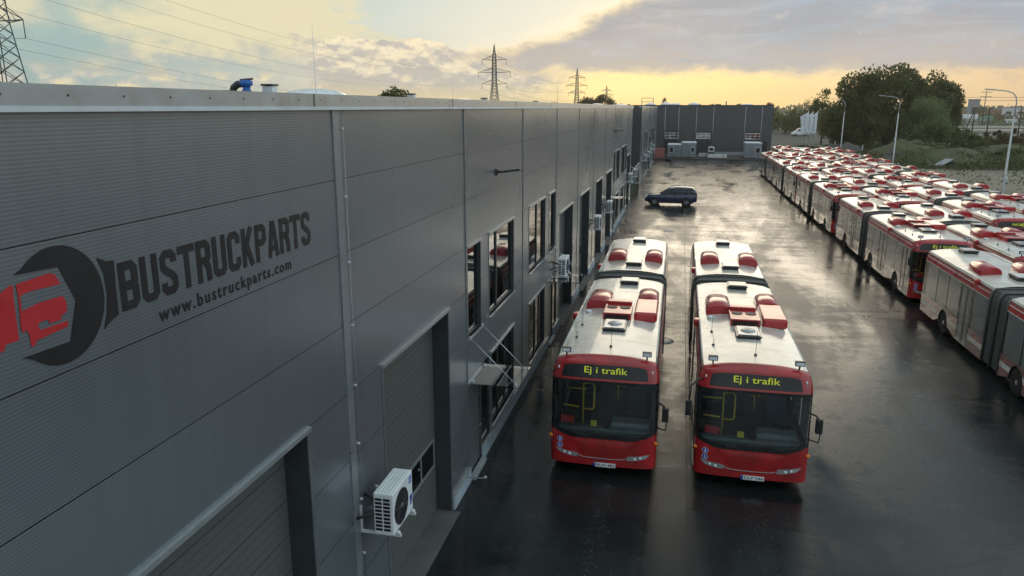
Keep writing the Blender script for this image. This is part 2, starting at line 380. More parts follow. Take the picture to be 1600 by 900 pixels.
leaf_material('leaf_brown', (.075, .062, .030), (.11, .088, .040), (.15, .12, .055))
leaf_material('weed', (.05, .075, .022), (.085, .10, .035), (.14, .14, .065))

# ------------------------------------------------------------------ mesh helpers
class MB:
    def __init__(s): s.bm = bmesh.new(); s.mats = []
    def mi(s, name):
        if name not in s.mats: s.mats.append(name)
        return s.mats.index(name)
    def face(s, pts, m, smooth=False):
        try: f = s.bm.faces.new([s.bm.verts.new(p) for p in pts])
        except ValueError: return None
        f.material_index = s.mi(m); f.smooth = smooth; return f
    def box(s, x0, x1, y0, y1, z0, z1, m, bev=0.0, seg=2, skip=''):
        v = [s.bm.verts.new(p) for p in ((x0, y0, z0), (x1, y0, z0), (x1, y1, z0), (x0, y1, z0), (x0, y0, z1), (x1, y0, z1), (x1, y1, z1), (x0, y1, z1))]
        F = {'b': (0, 3, 2, 1), 't': (4, 5, 6, 7), 'f': (0, 1, 5, 4), 'r': (1, 2, 6, 5), 'k': (2, 3, 7, 6), 'l': (3, 0, 4, 7)}
        fs = []
        for k, ix in F.items():
            if k in skip: continue
            f = s.bm.faces.new([v[i] for i in ix]); f.material_index = s.mi(m); fs.append(f)
        if bev > 0:
            ed = list({e for f in fs for e in f.edges})
            bmesh.ops.bevel(s.bm, geom=ed, offset=bev, segments=seg, affect='EDGES', profile=.6, material=s.mi(m))
        return s
    def obox(s, c, size, rot, m, bev=0.0):
        n0 = len(s.bm.verts); s.bm.verts.ensure_lookup_table(); old = set(s.bm.verts)
        s.box(-size[0] / 2, size[0] / 2, -size[1] / 2, size[1] / 2, -size[2] / 2, size[2] / 2, m, bev)
        M = Matrix.Translation(c) @ rot.to_matrix().to_4x4()
        for v in s.bm.verts:
            if v not in old: v.co = M @ v.co
        return s
    def grid(s, fn, nu, nv, m, smooth=True):
        V = [[s.bm.verts.new(fn(i / nu, j / nv)) for j in range(nv + 1)] for i in range(nu + 1)]
        k = s.mi(m)
        for i in range(nu):
            for j in range(nv):
                f = s.bm.faces.new((V[i][j], V[i + 1][j], V[i + 1][j + 1], V[i][j + 1])); f.material_index = k; f.smooth = smooth
        return s
    def tube(s, pts, r, m, n=8, caps=True):
        pts = [Vector(p) for p in pts]; rr = r if isinstance(r, (list, tuple)) else [r] * len(pts)
        k = s.mi(m); rings = []
        t0 = (pts[1] - pts[0]).normalized(); up = Vector((0, 0, 1)) if abs(t0.z) < .9 else Vector((1, 0, 0))
        a = t0.cross(up).normalized()
        for i, p in enumerate(pts):
            t = (pts[min(i + 1, len(pts) - 1)] - pts[max(i - 1, 0)]).normalized()
            a = (a - t * a.dot(t)).normalized(); b = t.cross(a)
            rings.append([s.bm.verts.new(p + (a * math.cos(2 * math.pi * j / n) + b * math.sin(2 * math.pi * j / n)) * rr[i]) for j in range(n)])
        for i in range(len(rings) - 1):
            for j in range(n):
                f = s.bm.faces.new((rings[i][j], rings[i][(j + 1) % n], rings[i + 1][(j + 1) % n], rings[i + 1][j])); f.material_index = k; f.smooth = n > 5
        if caps:
            for rg in (rings[0][::-1], rings[-1]):
                f = s.bm.faces.new(rg); f.material_index = k
        return s
    def prism(s, poly, fn, c0, c1, m, caps=True):
        a = [s.bm.verts.new(fn(p[0], p[1], c0)) for p in poly]; b = [s.bm.verts.new(fn(p[0], p[1], c1)) for p in poly]
        k = s.mi(m); n = len(poly)
        for i in range(n):
            f = s.bm.faces.new((a[i], a[(i + 1) % n], b[(i + 1) % n], b[i])); f.material_index = k
        if caps:
            for l in (a[::-1], b): f = s.bm.faces.new(l); f.material_index = k
        return s
    def lathe(s, prof, m, n=20, M=None, smooth=True):
        k = s.mi(m); rings = []
        for r, z in prof:
            rg = []
            for j in range(n):
                p = Vector((r * math.cos(2 * math.pi * j / n), r * math.sin(2 * math.pi * j / n), z))
                rg.append(s.bm.verts.new(M @ p if M else p))
            rings.append(rg)
        for i in range(len(rings) - 1):
            for j in range(n):
                f = s.bm.faces.new((rings[i][j], rings[i][(j + 1) % n], rings[i + 1][(j + 1) % n], rings[i + 1][j])); f.material_index = k; f.smooth = smooth
        for rg, pr in ((rings[0][::-1], prof[0]), (rings[-1], prof[-1])):
            if pr[0] > 1e-4: f = s.bm.faces.new(rg); f.material_index = k
        return s
    def build(s, name, parent=None, loc=None, recalc=True):
        if recalc: bmesh.ops.recalc_face_normals(s.bm, faces=s.bm.faces)
        me = bpy.data.meshes.new(name); s.bm.to_mesh(me); s.bm.free()
        for n in s.mats: me.materials.append(MT[n])
        o = bpy.data.objects.new(name, me); COL.objects.link(o)
        if parent is not None: o.parent = parent
        if loc is not None: o.location = loc
        return o
def tag(o, label, cat, group=None, kind=None):
    if label: o['label'] = label
    if cat: o['category'] = cat
    if group: o['group'] = group
    if kind: o['kind'] = kind
    return o
def empty(name, loc=(0, 0, 0), rz=0.0):
    o = bpy.data.objects.new(name, None); COL.objects.link(o); o.location = loc; o.rotation_euler = (0, 0, rz); o.empty_display_size = .2; return o
def copy_tree(o, parent=None, skip=()):
    c = o.copy(); COL.objects.link(c); c.parent = parent
    for ch in KIDS.get(o.name, ()) if False else list(o.children):
        if ch.name.split('.')[0] in skip: continue
        copy_tree(ch, c, skip)
    return c
KIDS = {}
def structure(mb, name):
    o = mb.build(name); o['kind'] = 'structure'; return o
def text_mesh(body, offset=0.0, extrude=0.0, space=1.0):
    cu = bpy.data.curves.new('lettering', 'FONT'); cu.body = body; cu.offset = offset; cu.extrude = extrude; cu.resolution_u = 3; cu.space_character = space
    o = bpy.data.objects.new('lettering', cu); COL.objects.link(o)
    dg = bpy.context.evaluated_depsgraph_get(); me = bpy.data.meshes.new_from_object(o.evaluated_get(dg))
    bpy.data.objects.remove(o); bpy.data.curves.remove(cu); return me
def text_obj(name, body, fn, box, m, parent, offset=0.0, extrude=.02, space=1.0):
    """lettering fitted to box=(u0,u1,v0,v1); fn(u,v,depth) -> point"""
    me = text_mesh(body, offset, extrude, space)
    xs = [v.co.x for v in me.vertices]; ys = [v.co.y for v in me.vertices]
    x0, x1, y0, y1 = min(xs), max(xs), min(ys), max(ys)
    for v in me.vertices:
        u = box[0] + (v.co.x - x0) / (x1 - x0) * (box[1] - box[0]); w = box[2] + (v.co.y - y0) / (y1 - y0) * (box[3] - box[2])
        v.co = fn(u, w, v.co.z)
    me.materials.clear(); me.materials.append(MT[m]); me.name = name
    o = bpy.data.objects.new(name, me); COL.objects.link(o); o.parent = parent; return o
def leaf_cards(name, pts, size, m, parent=None, seed=0, flat=0.0, loc=None, aspect=1.0):
    rnd = random.Random(seed); V = []; Fc = []
    for p in pts:
        a = Vector((rnd.gauss(0, 1), rnd.gauss(0, 1), rnd.gauss(0, 1) * (1 - flat))).normalized()
        b = a.cross(Vector((rnd.gauss(0, 1), rnd.gauss(0, 1), rnd.gauss(0, 1)))).normalized()
        c = a.cross(b); k = size * rnd.uniform(.55, 1.35) * .5; p = Vector(p); i = len(V)
        V += [p - b * k, p + c * k * .55 * aspect, p + b * k, p - c * k * .55 * aspect]; Fc.append((i, i + 1, i + 2, i + 3))
    me = bpy.data.meshes.new(name); me.from_pydata([tuple(v) for v in V], [], Fc); me.materials.append(MT[m])
    o = bpy.data.objects.new(name, me); COL.objects.link(o)
    if parent is not None: o.parent = parent
    if loc: o.location = loc
    return o

# ------------------------------------------------------------------ ground, yard
g = MB(); g.face([(-3500, -300, 0), (3500, -300, 0), (3500, 4500, 0), (-3500, 4500, 0)], 'field'); go = structure(g, 'ground'); go.location.z = -.02
g = MB(); g.box(-4.68, 25.2, -25, 137, -.4, 0, 'wet_asphalt'); structure(g, 'asphalt_yard')
g = MB(); g.box(.53, .555, -25, 136.5, 0.0, .004, 'ink'); structure(g, 'paving_joint')
g = MB(); g.face([(-40, 137, 0), (24, 137, 0), (24, 152, 0), (-40, 152, 0)], 'dark_dirt'); structure(g, 'construction_ground').location.z = -.012
g = MB(); g.face([(18, 150, 0), (60, 178, 0), (62, 330, 0), (18, 330, 0)], 'dark_dirt'); structure(g, 'dirt_lot').location.z = -.008
g = MB(); g.face([(25.2, 60, 0), (60, 60, 0), (66, 96, 0), (58, 121, 0), (38, 122, 0), (25.2, 133, 0)], 'dirt'); structure(g, 'dirt_strip').location.z = -.006
def terrain_patch(name, cx, cy, rx, ry, hgt, m, seed, n=40):
    rnd = random.Random(seed); ph = [rnd.uniform(0, 6.28) for _ in range(8)]
    def fn(u, v):
        a = u * 2 - 1; b = v * 2 - 1; d = max(0, 1 - math.sqrt(a * a + b * b))
        e = d * d * (3 - 2 * d)
        z = hgt * e * (1 + .28 * math.sin(a * 7 + ph[0]) * math.sin(b * 6 + ph[1]) + .14 * math.sin(a * 17 + ph[2]) * math.sin(b * 15 + ph[3]) + .07 * math.sin(a * 33 + ph[4] + b * 21))
        return (cx + a * rx, cy + b * ry, z - .03)
    g = MB(); g.grid(fn, n, n, m); return structure(g, name)
terrain_patch('grass_mound', 41, 146, 15, 16, 3.0, 'grass', 1)
terrain_patch('grass_mound', 62, 162, 24, 24, 1.8, 'grass', 2)
terrain_patch('earth_mound', 31.5, 160, 7, 10, 2.0, 'dark_dirt', 3)
terrain_patch('earth_mound', 35.5, 141, 5, 7, 1.6, 'dark_dirt', 4)
g = MB()
g.face([(110, 330, 0), (330, 330, 0), (330, 366, 0), (112, 360, 0)], 'gravel'); g.face([(118, 385, 0), (360, 390, 0), (380, 430, 0), (120, 418, 0)], 'gravel')
g.face([(95, 282, 0), (260, 270, 0), (262, 278, 0), (96, 288, 0)], 'gravel')
structure(g, 'gravel_road').location.z = -.006

# ------------------------------------------------------------------ warehouse
XW = -4.65
ZT = 8.88
def wallf(u, v, d): return (XW + d, u, v)
def facade(root, ya, yb, openings, plinth=True):
    """ribbed wall skin with real openings: openings = (y0, y1, z0, z1, depth)"""
    ys = sorted({ya, yb} | {o[0] for o in openings} | {o[1] for o in openings}); zs = sorted({0.0, ZT} | {o[2] for o in openings} | {o[3] for o in openings})
    m = MB()
    for i in range(len(ys) - 1):
        for j in range(len(zs) - 1):
            yc, zc = (ys[i] + ys[i + 1]) / 2, (zs[j] + zs[j + 1]) / 2
            if any(o[0] < yc < o[1] and o[2] < zc < o[3] for o in openings): continue
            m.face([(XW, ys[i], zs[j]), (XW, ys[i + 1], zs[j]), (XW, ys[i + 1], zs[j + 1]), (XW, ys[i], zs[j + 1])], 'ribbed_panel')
    for (y0, y1, z0, z1, d) in openings:
        xi = XW - d
        for a, b in (((y0, z0), (y0, z1)), ((y1, z0), (y1, z1)), ((y0, z1), (y1, z1)), ((y0, z0), (y1, z0))):
            m.face([(XW, a[0], a[1]), (XW, b[0], b[1]), (xi, b[0], b[1]), (xi, a[0], a[1])], 'reveal')
    m.build('wall', root)
def window(root, y0, y1, z0, z1, mull=(), sill=True):
    f = MB(); t = .055; xo = XW - .11; xi = XW - .05
    for a in (y0, y1 - t): f.box(xo, xi, a, a + t, z0, z1, 'frame_dark')
    for b in (z0, z1 - t): f.box(xo, xi + .002, y0 + t, y1 - t, b, b + t, 'frame_dark')
    for q in mull: f.box(xo, xi, q - .045, q + .045, z0 + t, z1 - t, 'frame_dark')
    w = f.build('window', root)
    g_ = MB(); g_.box(XW - .092, XW - .080, y0 + t, y1 - t, z0 + t, z1 - t, 'window_glass'); g_.build('pane', w)
    k = MB(); k.box(XW - .16, XW - .15, y0 + .01, y1 - .01, z0 + .01, z1 - .01, 'frame_dark'); k.build('blind', w)
    tr = MB(); tr.box(XW, XW + .045, y0 - .06, y1 + .06, z1, z1 + .05, 'trim_light'); tr.box(XW, XW + .012, y0 - .05, y0, z0, z1, 'trim_grey'); tr.box(XW, XW + .012, y1, y1 + .05, z0, z1, 'trim_grey')
    if sill: tr.box(XW - .05, XW + .06, y0 - .03, y1 + .03, z0 - .035, z0, 'trim_light')
    tr.build('trim', w)
def garage(root, y0, y1, strip=True):
    z1 = 4.62; d = MB(); x = XW - .36
    d.box(x - .05, x, y0, y1, .02, z1 + .1, 'section_door'); dd = d.build('garage_door', root)
    if strip:
        s = MB(); n = 4; zz0, zz1 = 1.2, 1.76
        s.box(x, x + .02, y0 + .1, y1 - .1, zz0 - .05, zz0, 'trim_light'); s.box(x, x + .02, y0 + .1, y1 - .1, zz1, zz1 + .05, 'trim_light')
        for i in range(n + 1):
            q = y0 + .1 + (y1 - y0 - .2) * i / n; s.box(x, x + .018, q - .025, q + .025, zz0, zz1, 'trim_light')
        s.box(x, x + .006, y0 + .13, y1 - .13, zz0, zz1, 'window_glass'); s.build('door_window', dd)
    t = MB(); t.box(XW, XW + .05, y0 - .07, y1 + .07, z1 + .10, z1 + .16, 'trim_light')
    t.box(XW + .001, XW + .014, y0 - .08, y0, 0, z1 + .1, 'trim_grey'); t.box(XW + .001, XW + .014, y1, y1 + .08, 0, z1 + .1, 'trim_grey'); t.build('trim', dd)
    a = MB(); a.box(XW - .36, XW + .20, y0 - .02, y1 + .02, 0, .03, 'roof_felt', .01); a.build('door_sill', root)
def entrance(root, y, canopy_len=1.35):
    d = MB(); d.box(XW - .10, XW - .04, y, y + 1.0, .1, 2.26, 'trim_grey'); dd = d.build('entrance_door', root)
    h = MB(); h.tube([(XW - .04, y + .88, 1.1), (XW + .03, y + .88, 1.1), (XW + .03, y + .74, 1.1)], .012, 'steel'); h.build('handle', dd)
    s = MB(); s.box(XW - .1, XW - .05, y + 1.06, y + 1.9, .4, 2.6, 'frame_dark'); s.box(XW - .05, XW - .044, y + 1.12, y + 1.84, .48, 2.52, 'window_glass'); s.build('side_light', root)
    st = MB(); st.box(XW - .1, XW + .14, y - .05, y + 1.05, 0, .10, 'concrete', .012); st.build('door_step', root)
    zc = 2.53
    c = MB(); c.box(XW + .03, XW + 1.22, y - .12, y + canopy_len - .02, zc, zc + .016, 'canopy_glass'); cc = c.build('canopy', root)
    r = MB()
    for q in (y + .03, y + canopy_len - .2):
        r.tube([(XW, q, zc + 1.12), (XW + 1.12, q, zc + .03)], .011, 'steel'); r.tube([(XW + 1.12, q, zc - .03), (XW + 1.12, q, zc + .05)], .03, 'steel')
        r.tube([(XW + .08, q, zc - .03), (XW + .08, q, zc + .05)], .03, 'steel'); r.tube([(XW, q, zc + 1.12), (XW + .04, q, zc + 1.09)], .035, 'steel')
    r.box(XW, XW + .05, y - .14, y + canopy_len, zc - .03, zc + .03, 'steel'); r.build('rod', cc)

wh = empty('warehouse', (0, 0, 0))
tag(wh, 'long ribbed grey metal warehouse with large painted lettering on its wall', 'warehouse')
ops = []; windows = []; garages = []; entr = []
def module(o):
    for q in (5.0, 10.96): garages.append((q + o, q + o + (3.33 if q < 6 else 3.6)))
    for a, b, mu in ((16.1, 17.25, ()), (18.1, 21.0, (19.1,)), (23.3, 26.25, (24.9,)), (27.1, 28.45, ())):
        windows.append((a + o, b + o, 3.62, 5.78, tuple(x + o for x in mu)))
    for a, b, mu in ((18.3, 21.0, (19.2, 20.1)), (23.4, 26.25, (24.7, 25.5))): windows.append((a + o, b + o, .50, 2.56, tuple(x + o for x in mu)))
    entr.append(16.15 + o); entr.append(27.1 + o)
    for q in (29.75, 36.0): garages.append((q + o, q + o + 3.6))
module(0); module(37.9)
for a, b in garages: ops.append((a, b, 0.0, 4.72, .36))
for a, b, c, d, mu in windows: ops.append((a, b, c, d, .16))
for y in entr: ops.append((y, y + 1.0, .1, 2.26, .10)); ops.append((y + 1.06, y + 1.9, .4, 2.6, .10))
ops = [o for o in ops if o[1] < 73]
garages = [q for q in garages if q[1] < 73]; windows = [q for q in windows if q[1] < 73]
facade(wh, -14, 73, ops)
for i, (a, b) in enumerate(garages): garage(wh, a, b, True)
for a, b, c, d, mu in windows: window(wh, a, b, c, d, mu)
for y in entr: entrance(wh, y)
for k in range(-3, 11):
    y = 9.68 + 6.32 * k
    if y > 72.5: break
    hw = .10 if k == 0 else .045
    segs = [(0.36, ZT)]
    for (a, b, c, d, _) in ops:
        if a - hw < y < b + hw:
            segs = [s for z0, z1 in segs for s in ((z0, min(z1, c)), (max(z0, d + .06), z1)) if s[1] - s[0] > .05]
    for z0, z1 in segs: m = MB(); m.box(XW, XW + .018, y - hw, y + hw, z0, z1, 'trim_mid' if k == 0 else 'trim_grey'); m.build('cover_strip', wh)
m = MB()
y = 9.86; m.tube([(XW + .03, y, .4), (XW + .03, y, ZT + .1)], .005, 'trim_mid', 6)
for z in [1.0 + .95 * i for i in range(9)]: m.box(XW, XW + .04, y - .018, y + .018, z, z + .03, 'zinc_white', .005)
m.build('lightning_cable', wh)
pl = sorted([(a, b) for a, b, c, d, _ in ops if c < .2]); y = -14.0
for a, b in pl + [(73.0, 73.0)]:
    if a - y > .1: m = MB(); m.box(XW, XW + .05, y + .0, a - .1, 0, .36, 'plinth_board', .006); m.box(XW, XW + .075, y, a - .1, .36, .375, 'trim_light'); m.build('plinth', wh)
    y = b + .1
m = MB()
m.box(XW - .32, XW + .06, -14, 73.05, ZT + .03, ZT + .19, 'trim_light'); m.box(XW - .02, XW + .075, -14, 73.05, ZT - .012, ZT + .03, 'zinc_white')
for k in range(140): 
    q = -10 + k * .6; m.box(XW + .06, XW + .064, q - .009, q + .009, ZT + .102, ZT + .118, 'frame_dark')
for k in range(14): m.box(XW + .06, XW + .064, -9 + k * 6.0 - .012, -9 + k * 6.0 + .012, ZT + .03, ZT + .19, 'frame_dark')
m.build('parapet', wh)
m = MB(); m.box(-62, XW - .32, -14, 73, 8.6, 8.98, 'roof_felt'); m.build('roof', wh)
m = MB(); m.box(-62, XW - .4, 72.8, 73, 0, 8.6, 'wall_dark'); m.box(-62, XW, -14.2, -14, 0, 8.88, 'wall_dark'); m.box(-62, -61.8, -14, 72.8, 0, 8.6, 'wall_dark'); m.build('end_wall', wh)
def dome_part(root, x, y, r, h, z0=8.98):
    m = MB(); m.box(x - r * 1.02, x + r * 1.02, y - r * 1.02, y + r * 1.02, z0, z0 + .22, 'trim_light')
    m.lathe([(r, 0), (r * .96, h * .28), (r * .82, h * .58), (r * .58, h * .82), (r * .3, h * .96), (.001, h)], 'dome', 24, Matrix.Translation((x, y, z0 + .2))); m.build('skylight', root)
for x, y, r, h in ((-14.5, 28.5, 1.45, .46), (-17.4, 59.5, 1.4, .40), (-15.2, 44.0, .9, .28), (-28, 45, .95, .30)): dome_part(wh, x, y, r, h)
def stack(root, x, y, zt, w=.42, z0=8.98):
    m = MB(); m.box(x - w / 2, x + w / 2, y - w / 2, y + w / 2, z0, zt - .09, 'zinc_white', .01); m.box(x - w * .6, x + w * .6, y - w * .6, y + w * .6, zt - .075, zt, 'frame_dark', .015); m.box(x - w * .3, x + w * .3, y - w * .3, y + w * .3, zt - .09, zt - .075, 'frame_dark'); m.build('vent_stack', root)
for x, y, z in ((-16.0, 27.7, 9.80), (-17.15, 47.0, 9.78), (-15.7, 60.0, 9.66)): stack(wh, x, y, z)
for x, y, z in ((-14.6, 47.8, 12.1), (-12.66, 25.0, 11.7), (-12.8, 15.4, 9.45)):
    m = MB(); m.tube([(x, y, 8.98), (x, y, 9.4), (x, y, z)], [.016, .011, .006], 'zinc_white', 6); m.build('lightning_rod', wh)
# painted emblem and lettering on the wall
m = MB(); cx, cz, rr = 4.705, 7.405, .468
ring = [(4.33, 7.725)]
for i in range(31):
    a = R(131 - i * (131 + 133) / 30); ring.append((cx + rr * .97 * math.cos(a), cz + rr * math.sin(a)))
ring += [(4.30, 7.11), (4.75, 7.10), (4.86, 7.41), (4.735, 7.705)]
def flat(poly, mm, d): m.prism(poly, lambda u, v, c: wallf(u, v, c), .003, d, mm)
flat(ring, 'ink', .006)
flat([(5.13, 7.70), (5.22, 7.655), (5.315, 7.64), (5.30, 7.40), (5.295, 7.17), (5.21, 7.145), (5.11, 7.09), (5.165, 7.22), (5.195, 7.38), (5.185, 7.55)], 'ink', .006)
flat([(4.34, 7.655), (4.64, 7.675), (4.69, 7.655), (4.73, 7.57), (4.47, 7.58), (4.40, 7.575), (4.345, 7.555)], 'logo_red', .006)
flat([(4.345, 7.555), (4.36, 7.55), (4.355, 7.45), (4.51, 7.475), (4.735, 7.475), (4.76, 7.43), (4.76, 7.345), (4.70, 7.325), (4.69, 7.295), (4.58, 7.295), (4.57, 7.33), (4.49, 7.33), (4.47, 7.31), (4.49, 7.27), (4.59, 7.268), (4.75, 7.27), (4.75, 7.225), (4.44, 7.20), (4.42, 7.17), (4.39, 7.165), (4.385, 7.27), (4.36, 7.31), (4.335, 7.29), (4.325, 7.33)], 'logo_red', .006)
flat([(3.75, 7.50), (4.09, 7.55), (4.21, 7.625), (4.28, 7.655), (4.315, 7.655), (4.305, 7.59), (4.295, 7.34), (4.295, 7.25), (4.18, 7.25), (4.16, 7.21), (4.03, 7.20), (3.75, 7.18)], 'logo_red', .006)
m.build('wall_emblem', wh)
def ribbon(mb, pts, w, d, m, closed=False):
    """flat painted stroke with mitred corners in wall coordinates"""
    P = [Vector((p[0], p[1])) for p in pts]; n = len(P); Ls, Rs = [], []
    for i in range(n):
        a = P[i] - P[i - 1] if (i > 0 or closed) else P[1] - P[0]; b = P[(i + 1) % n] - P[i] if (i < n - 1 or closed) else a
        na = Vector((-a.y, a.x)).normalized(); nb = Vector((-b.y, b.x)).normalized(); k = (na + nb).normalized(); L_ = w / 2 / max(.5, k.dot(na))
        Ls.append(P[i] + k * L_); Rs.append(P[i] - k * L_)
    for i in range(n if closed else n - 1):
        j = (i + 1) % n; mb.face([wallf(*Ls[i], d), wallf(*Ls[j], d), wallf(*Rs[j], d), wallf(*Rs[i], d)], m)
def block_letter(ch, x, w, z0, z1, t):
    m = MB(); a, b = x + t / 2, x + w - t / 2; lo, hi, mid = z0 + t / 2, z1 - t / 2, (z0 + z1) / 2; c = .035; d = .004
    S = lambda pts, k=0: ribbon(m, pts, t, d + .0012 * k, 'ink')
    if ch in 'BRPK': S([(a, z0), (a, z1)])
    if ch in 'BRP': S([(a, hi), (b - c, hi), (b, hi - c), (b, mid + c), (b - c, mid + .004), (a, mid + .004)], 1)
    if ch == 'B': S([(a, mid - .004), (b - c, mid - .004), (b, mid - c), (b, lo + c), (b - c, lo), (a, lo)], 2)
    if ch == 'R': S([(b - .055, mid), (b - .008, mid - .07), (b, z0)], 2)
    if ch == 'U': S([(a, z1), (a, lo + c), (a + c, lo), (b - c, lo), (b, lo + c), (b, z1)])
    if ch == 'S': S([(b, z1 - .125), (b, hi - c), (b - c, hi), (a + c, hi), (a, hi - c), (a, mid + .06), (a + c, mid + .02), (b - c, mid - .03), (b, mid - .07), (b, lo + c), (b - c, lo), (a + c, lo), (a, lo + c), (a, z0 + .125)])
    if ch == 'C': S([(b, z1 - .14), (b, hi - c), (b - c, hi), (a + c, hi), (a, hi - c), (a, lo + c), (a + c, lo), (b - c, lo), (b, lo + c), (b, z0 + .14)])
    if ch == 'T': S([((a + b) / 2, z0), ((a + b) / 2, hi)]); S([(x - .01, hi), (x + w + .01, hi)], 1)
    if ch == 'K': S([(a + .02, mid - .03), (b, z1)], 1); S([(a + .05, mid + .03), (b, z0)], 2)
    if ch == 'A': S([(a - .01, z0), ((a + b) / 2 - .008, z1)]); S([(b + .01, z0), ((a + b) / 2 + .008, z1)], 1); ribbon(m, [(a, z0 + .11), (b, z0 + .11)], t * .8, d + .003, 'ink')
    return m.build('letter', lettering, recalc=False)
m = MB(); m.box(XW + .001, XW + .0022, 5.36, 5.3605, 7.2, 7.2005, 'ink'); lettering = m.build('wall_lettering', wh)
for k, ch in enumerate('BUSTRUCKPARTS'):
    block_letter(ch, 5.345 + k * .2675, .232, 7.178, 7.606, .078)
text_obj('web_address', 'www.bustruckparts.com', lambda u, v, d: wallf(u, v, .004 + max(0, d) * .1), (5.79, 8.24, 6.915, 7.095), 'ink', wh, .022, .02, 1.28)

# second, set-back bay and far half of the terrace
fw = empty('warehouse', (0, 0, 0)); tag(fw, 'far half of the grey warehouse terrace, beyond the dark set-back bay', 'warehouse')
m = MB(); m.box(-62, -6.0, 73.1, 89, 0, 8.7, 'wall_dark'); m.build('recessed_wall', fw)
m = MB(); m.box(-6.0, -5.9, 73.2, 88.9, 5.75, 5.95, 'trim_light'); m.box(-6.0, -5.94, 76, 76.15, 0, 8.6, 'trim_grey'); m.box(-6.0, -5.94, 82, 82.15, 0, 8.6, 'trim_grey'); m.build('floor_band', fw)
m = MB(); m.tube([(-4.7, 73.6, 2.7), (-4.7, 81, 2.7), (-4.7, 88.6, 2.7)], .03, 'steel'); m.tube([(-4.7, 73.6, 2.2), (-4.7, 88.6, 2.2)], .02, 'steel')
for k in range(6): m.tube([(-4.7, 73.6 + k * 3, 0), (-4.7, 73.6 + k * 3, 2.7)], .03, 'steel')
m.tube([(-5.9, 75.2, 3.6), (-4.3, 79.5, 2.6)], .035, 'steel'); m.build('railing', fw)
ops2 = []; w2 = []; g2 = []; e2 = [94.2, 109.8]
for a in (98, 103.4, 116.6, 121.4, 126.4): w2.append((a, a + 2.6, 3.62, 5.78, (a + 1.0,)))
for a in (90.2,): w2.append((a, a + 1.6, 3.2, 5.78, ()))
for a in (98, 103.4): w2.append((a, a + 2.6, .5, 2.56, (a + 1.3,)))
for a in (112.0, 129.6): g2.append((a, a + 3.6))
for a, b in g2: ops2.append((a, b, 0.0, 4.72, .36))
for a, b, c, d, _ in w2: ops2.append((a, b, c, d, .16))
for y in e2: ops2.append((y, y + 1.0, .1, 2.26, .10)); ops2.append((y + 1.06, y + 1.9, .4, 2.6, .10))
facade(fw, 89, 142, ops2)
for a, b in g2: garage(fw, a, b)
for a, b, c, d, mu in w2: window(fw, a, b, c, d, mu)
for y in e2: entrance(fw, y)
m = MB()
for k in range(9): m.box(XW, XW + .018, 89.05 + 6.32 * k, 89.14 + 6.32 * k, 5.9, ZT, 'trim_grey')
m.box(XW, XW + .05, 91, 93.9, 0, .36, 'concrete'); m.box(XW, XW + .05, 96.4, 109.5, 0, .36, 'concrete'); m.box(XW, XW + .05, 116, 129, 0, .36, 'concrete'); m.build('plinth', fw)
m = MB(); m.box(XW - .32, XW + .06, 89, 142, ZT + .03, ZT + .19, 'trim_light'); m.box(XW - .02, XW + .075, 89, 142, ZT - .012, ZT + .03, 'zinc_white'); m.box(-6.3, -5.95, 73.1, 89, 8.7, 9.0, 'trim_light'); m.build('parapet', fw)
m = MB(); m.box(-62, XW - .32, 89.1, 142, 8.5, 8.98, 'roof_felt'); m.box(-62, -6.3, 73.1, 89.1, 8.7, 8.98, 'roof_felt'); m.build('roof', fw)
m = MB(); m.box(-62, XW - .01, 141.8, 142, 0, 8.5, 'wall_dark'); m.box(-5.99, XW - .01, 89.0, 89.2, 0, 8.88, 'wall_dark'); m.build('end_wall', fw)
for x, y, r, h in ((-16.9, 83.3, .95, .34), (-12.0, 109.3, 1.0, .28), (-13.5, 96, .9, .2), (-9.5, 118, 1.1, .26), (-10.5, 128, 1.1, .3), (-24, 101, 1.0, .25)): dome_part(fw, x, y, r, h)
for x, y, z in ((-16.0, 83.5, 9.62), (-15.6, 93.7, 9.52), (-15, 98.9, 9.44), (-9.1, 104.6, 9.52)): stack(fw, x, y, z, .5)
m = MB(); x, y, z = -12.65, 78, 11.9; m.tube([(x, y, 8.98), (x, y, z)], [.02, .009], 'lamp_post', 6); m.build('lightning_rod', fw)

# extractor fan on the roof
ef = empty('extractor_fan', (-17.0, 27.1, 8.98)); tag(ef, 'blue and black extractor fan with curved duct on the flat roof', 'extractor fan')
m = MB(); m.lathe([(.16, 0), (.20, .3), (.20, .55), (.15, .6), (.15, .72), (.24, .76), (.26, .92), (.12, .96)], 'blue_paint', 16, Matrix.Translation((.32, .05, 0))); m.box(.10, .54, -.14, .24, .34, .42, 'frame_dark'); m.build('fan_housing', ef)
m = MB(); m.tube([(-.28, 0, .1), (-.28, 0, .45), (-.2, 0, .68), (-.02, 0, .80), (.2, .03, .82)], [.15, .14, .14, .14, .13], 'frame_dark', 12); m.build('duct', ef)
m = MB(); m.box(-.75, -.42, -.2, .2, .1, .58, 'frame_dark', .03); m.box(-.95, .5, -.22, .22, .0, .1, 'frame_dark'); m.tube([(.1, .0, .96), (.62, .05, 1.0)], .04, 'frame_dark'); m.build('motor', ef)

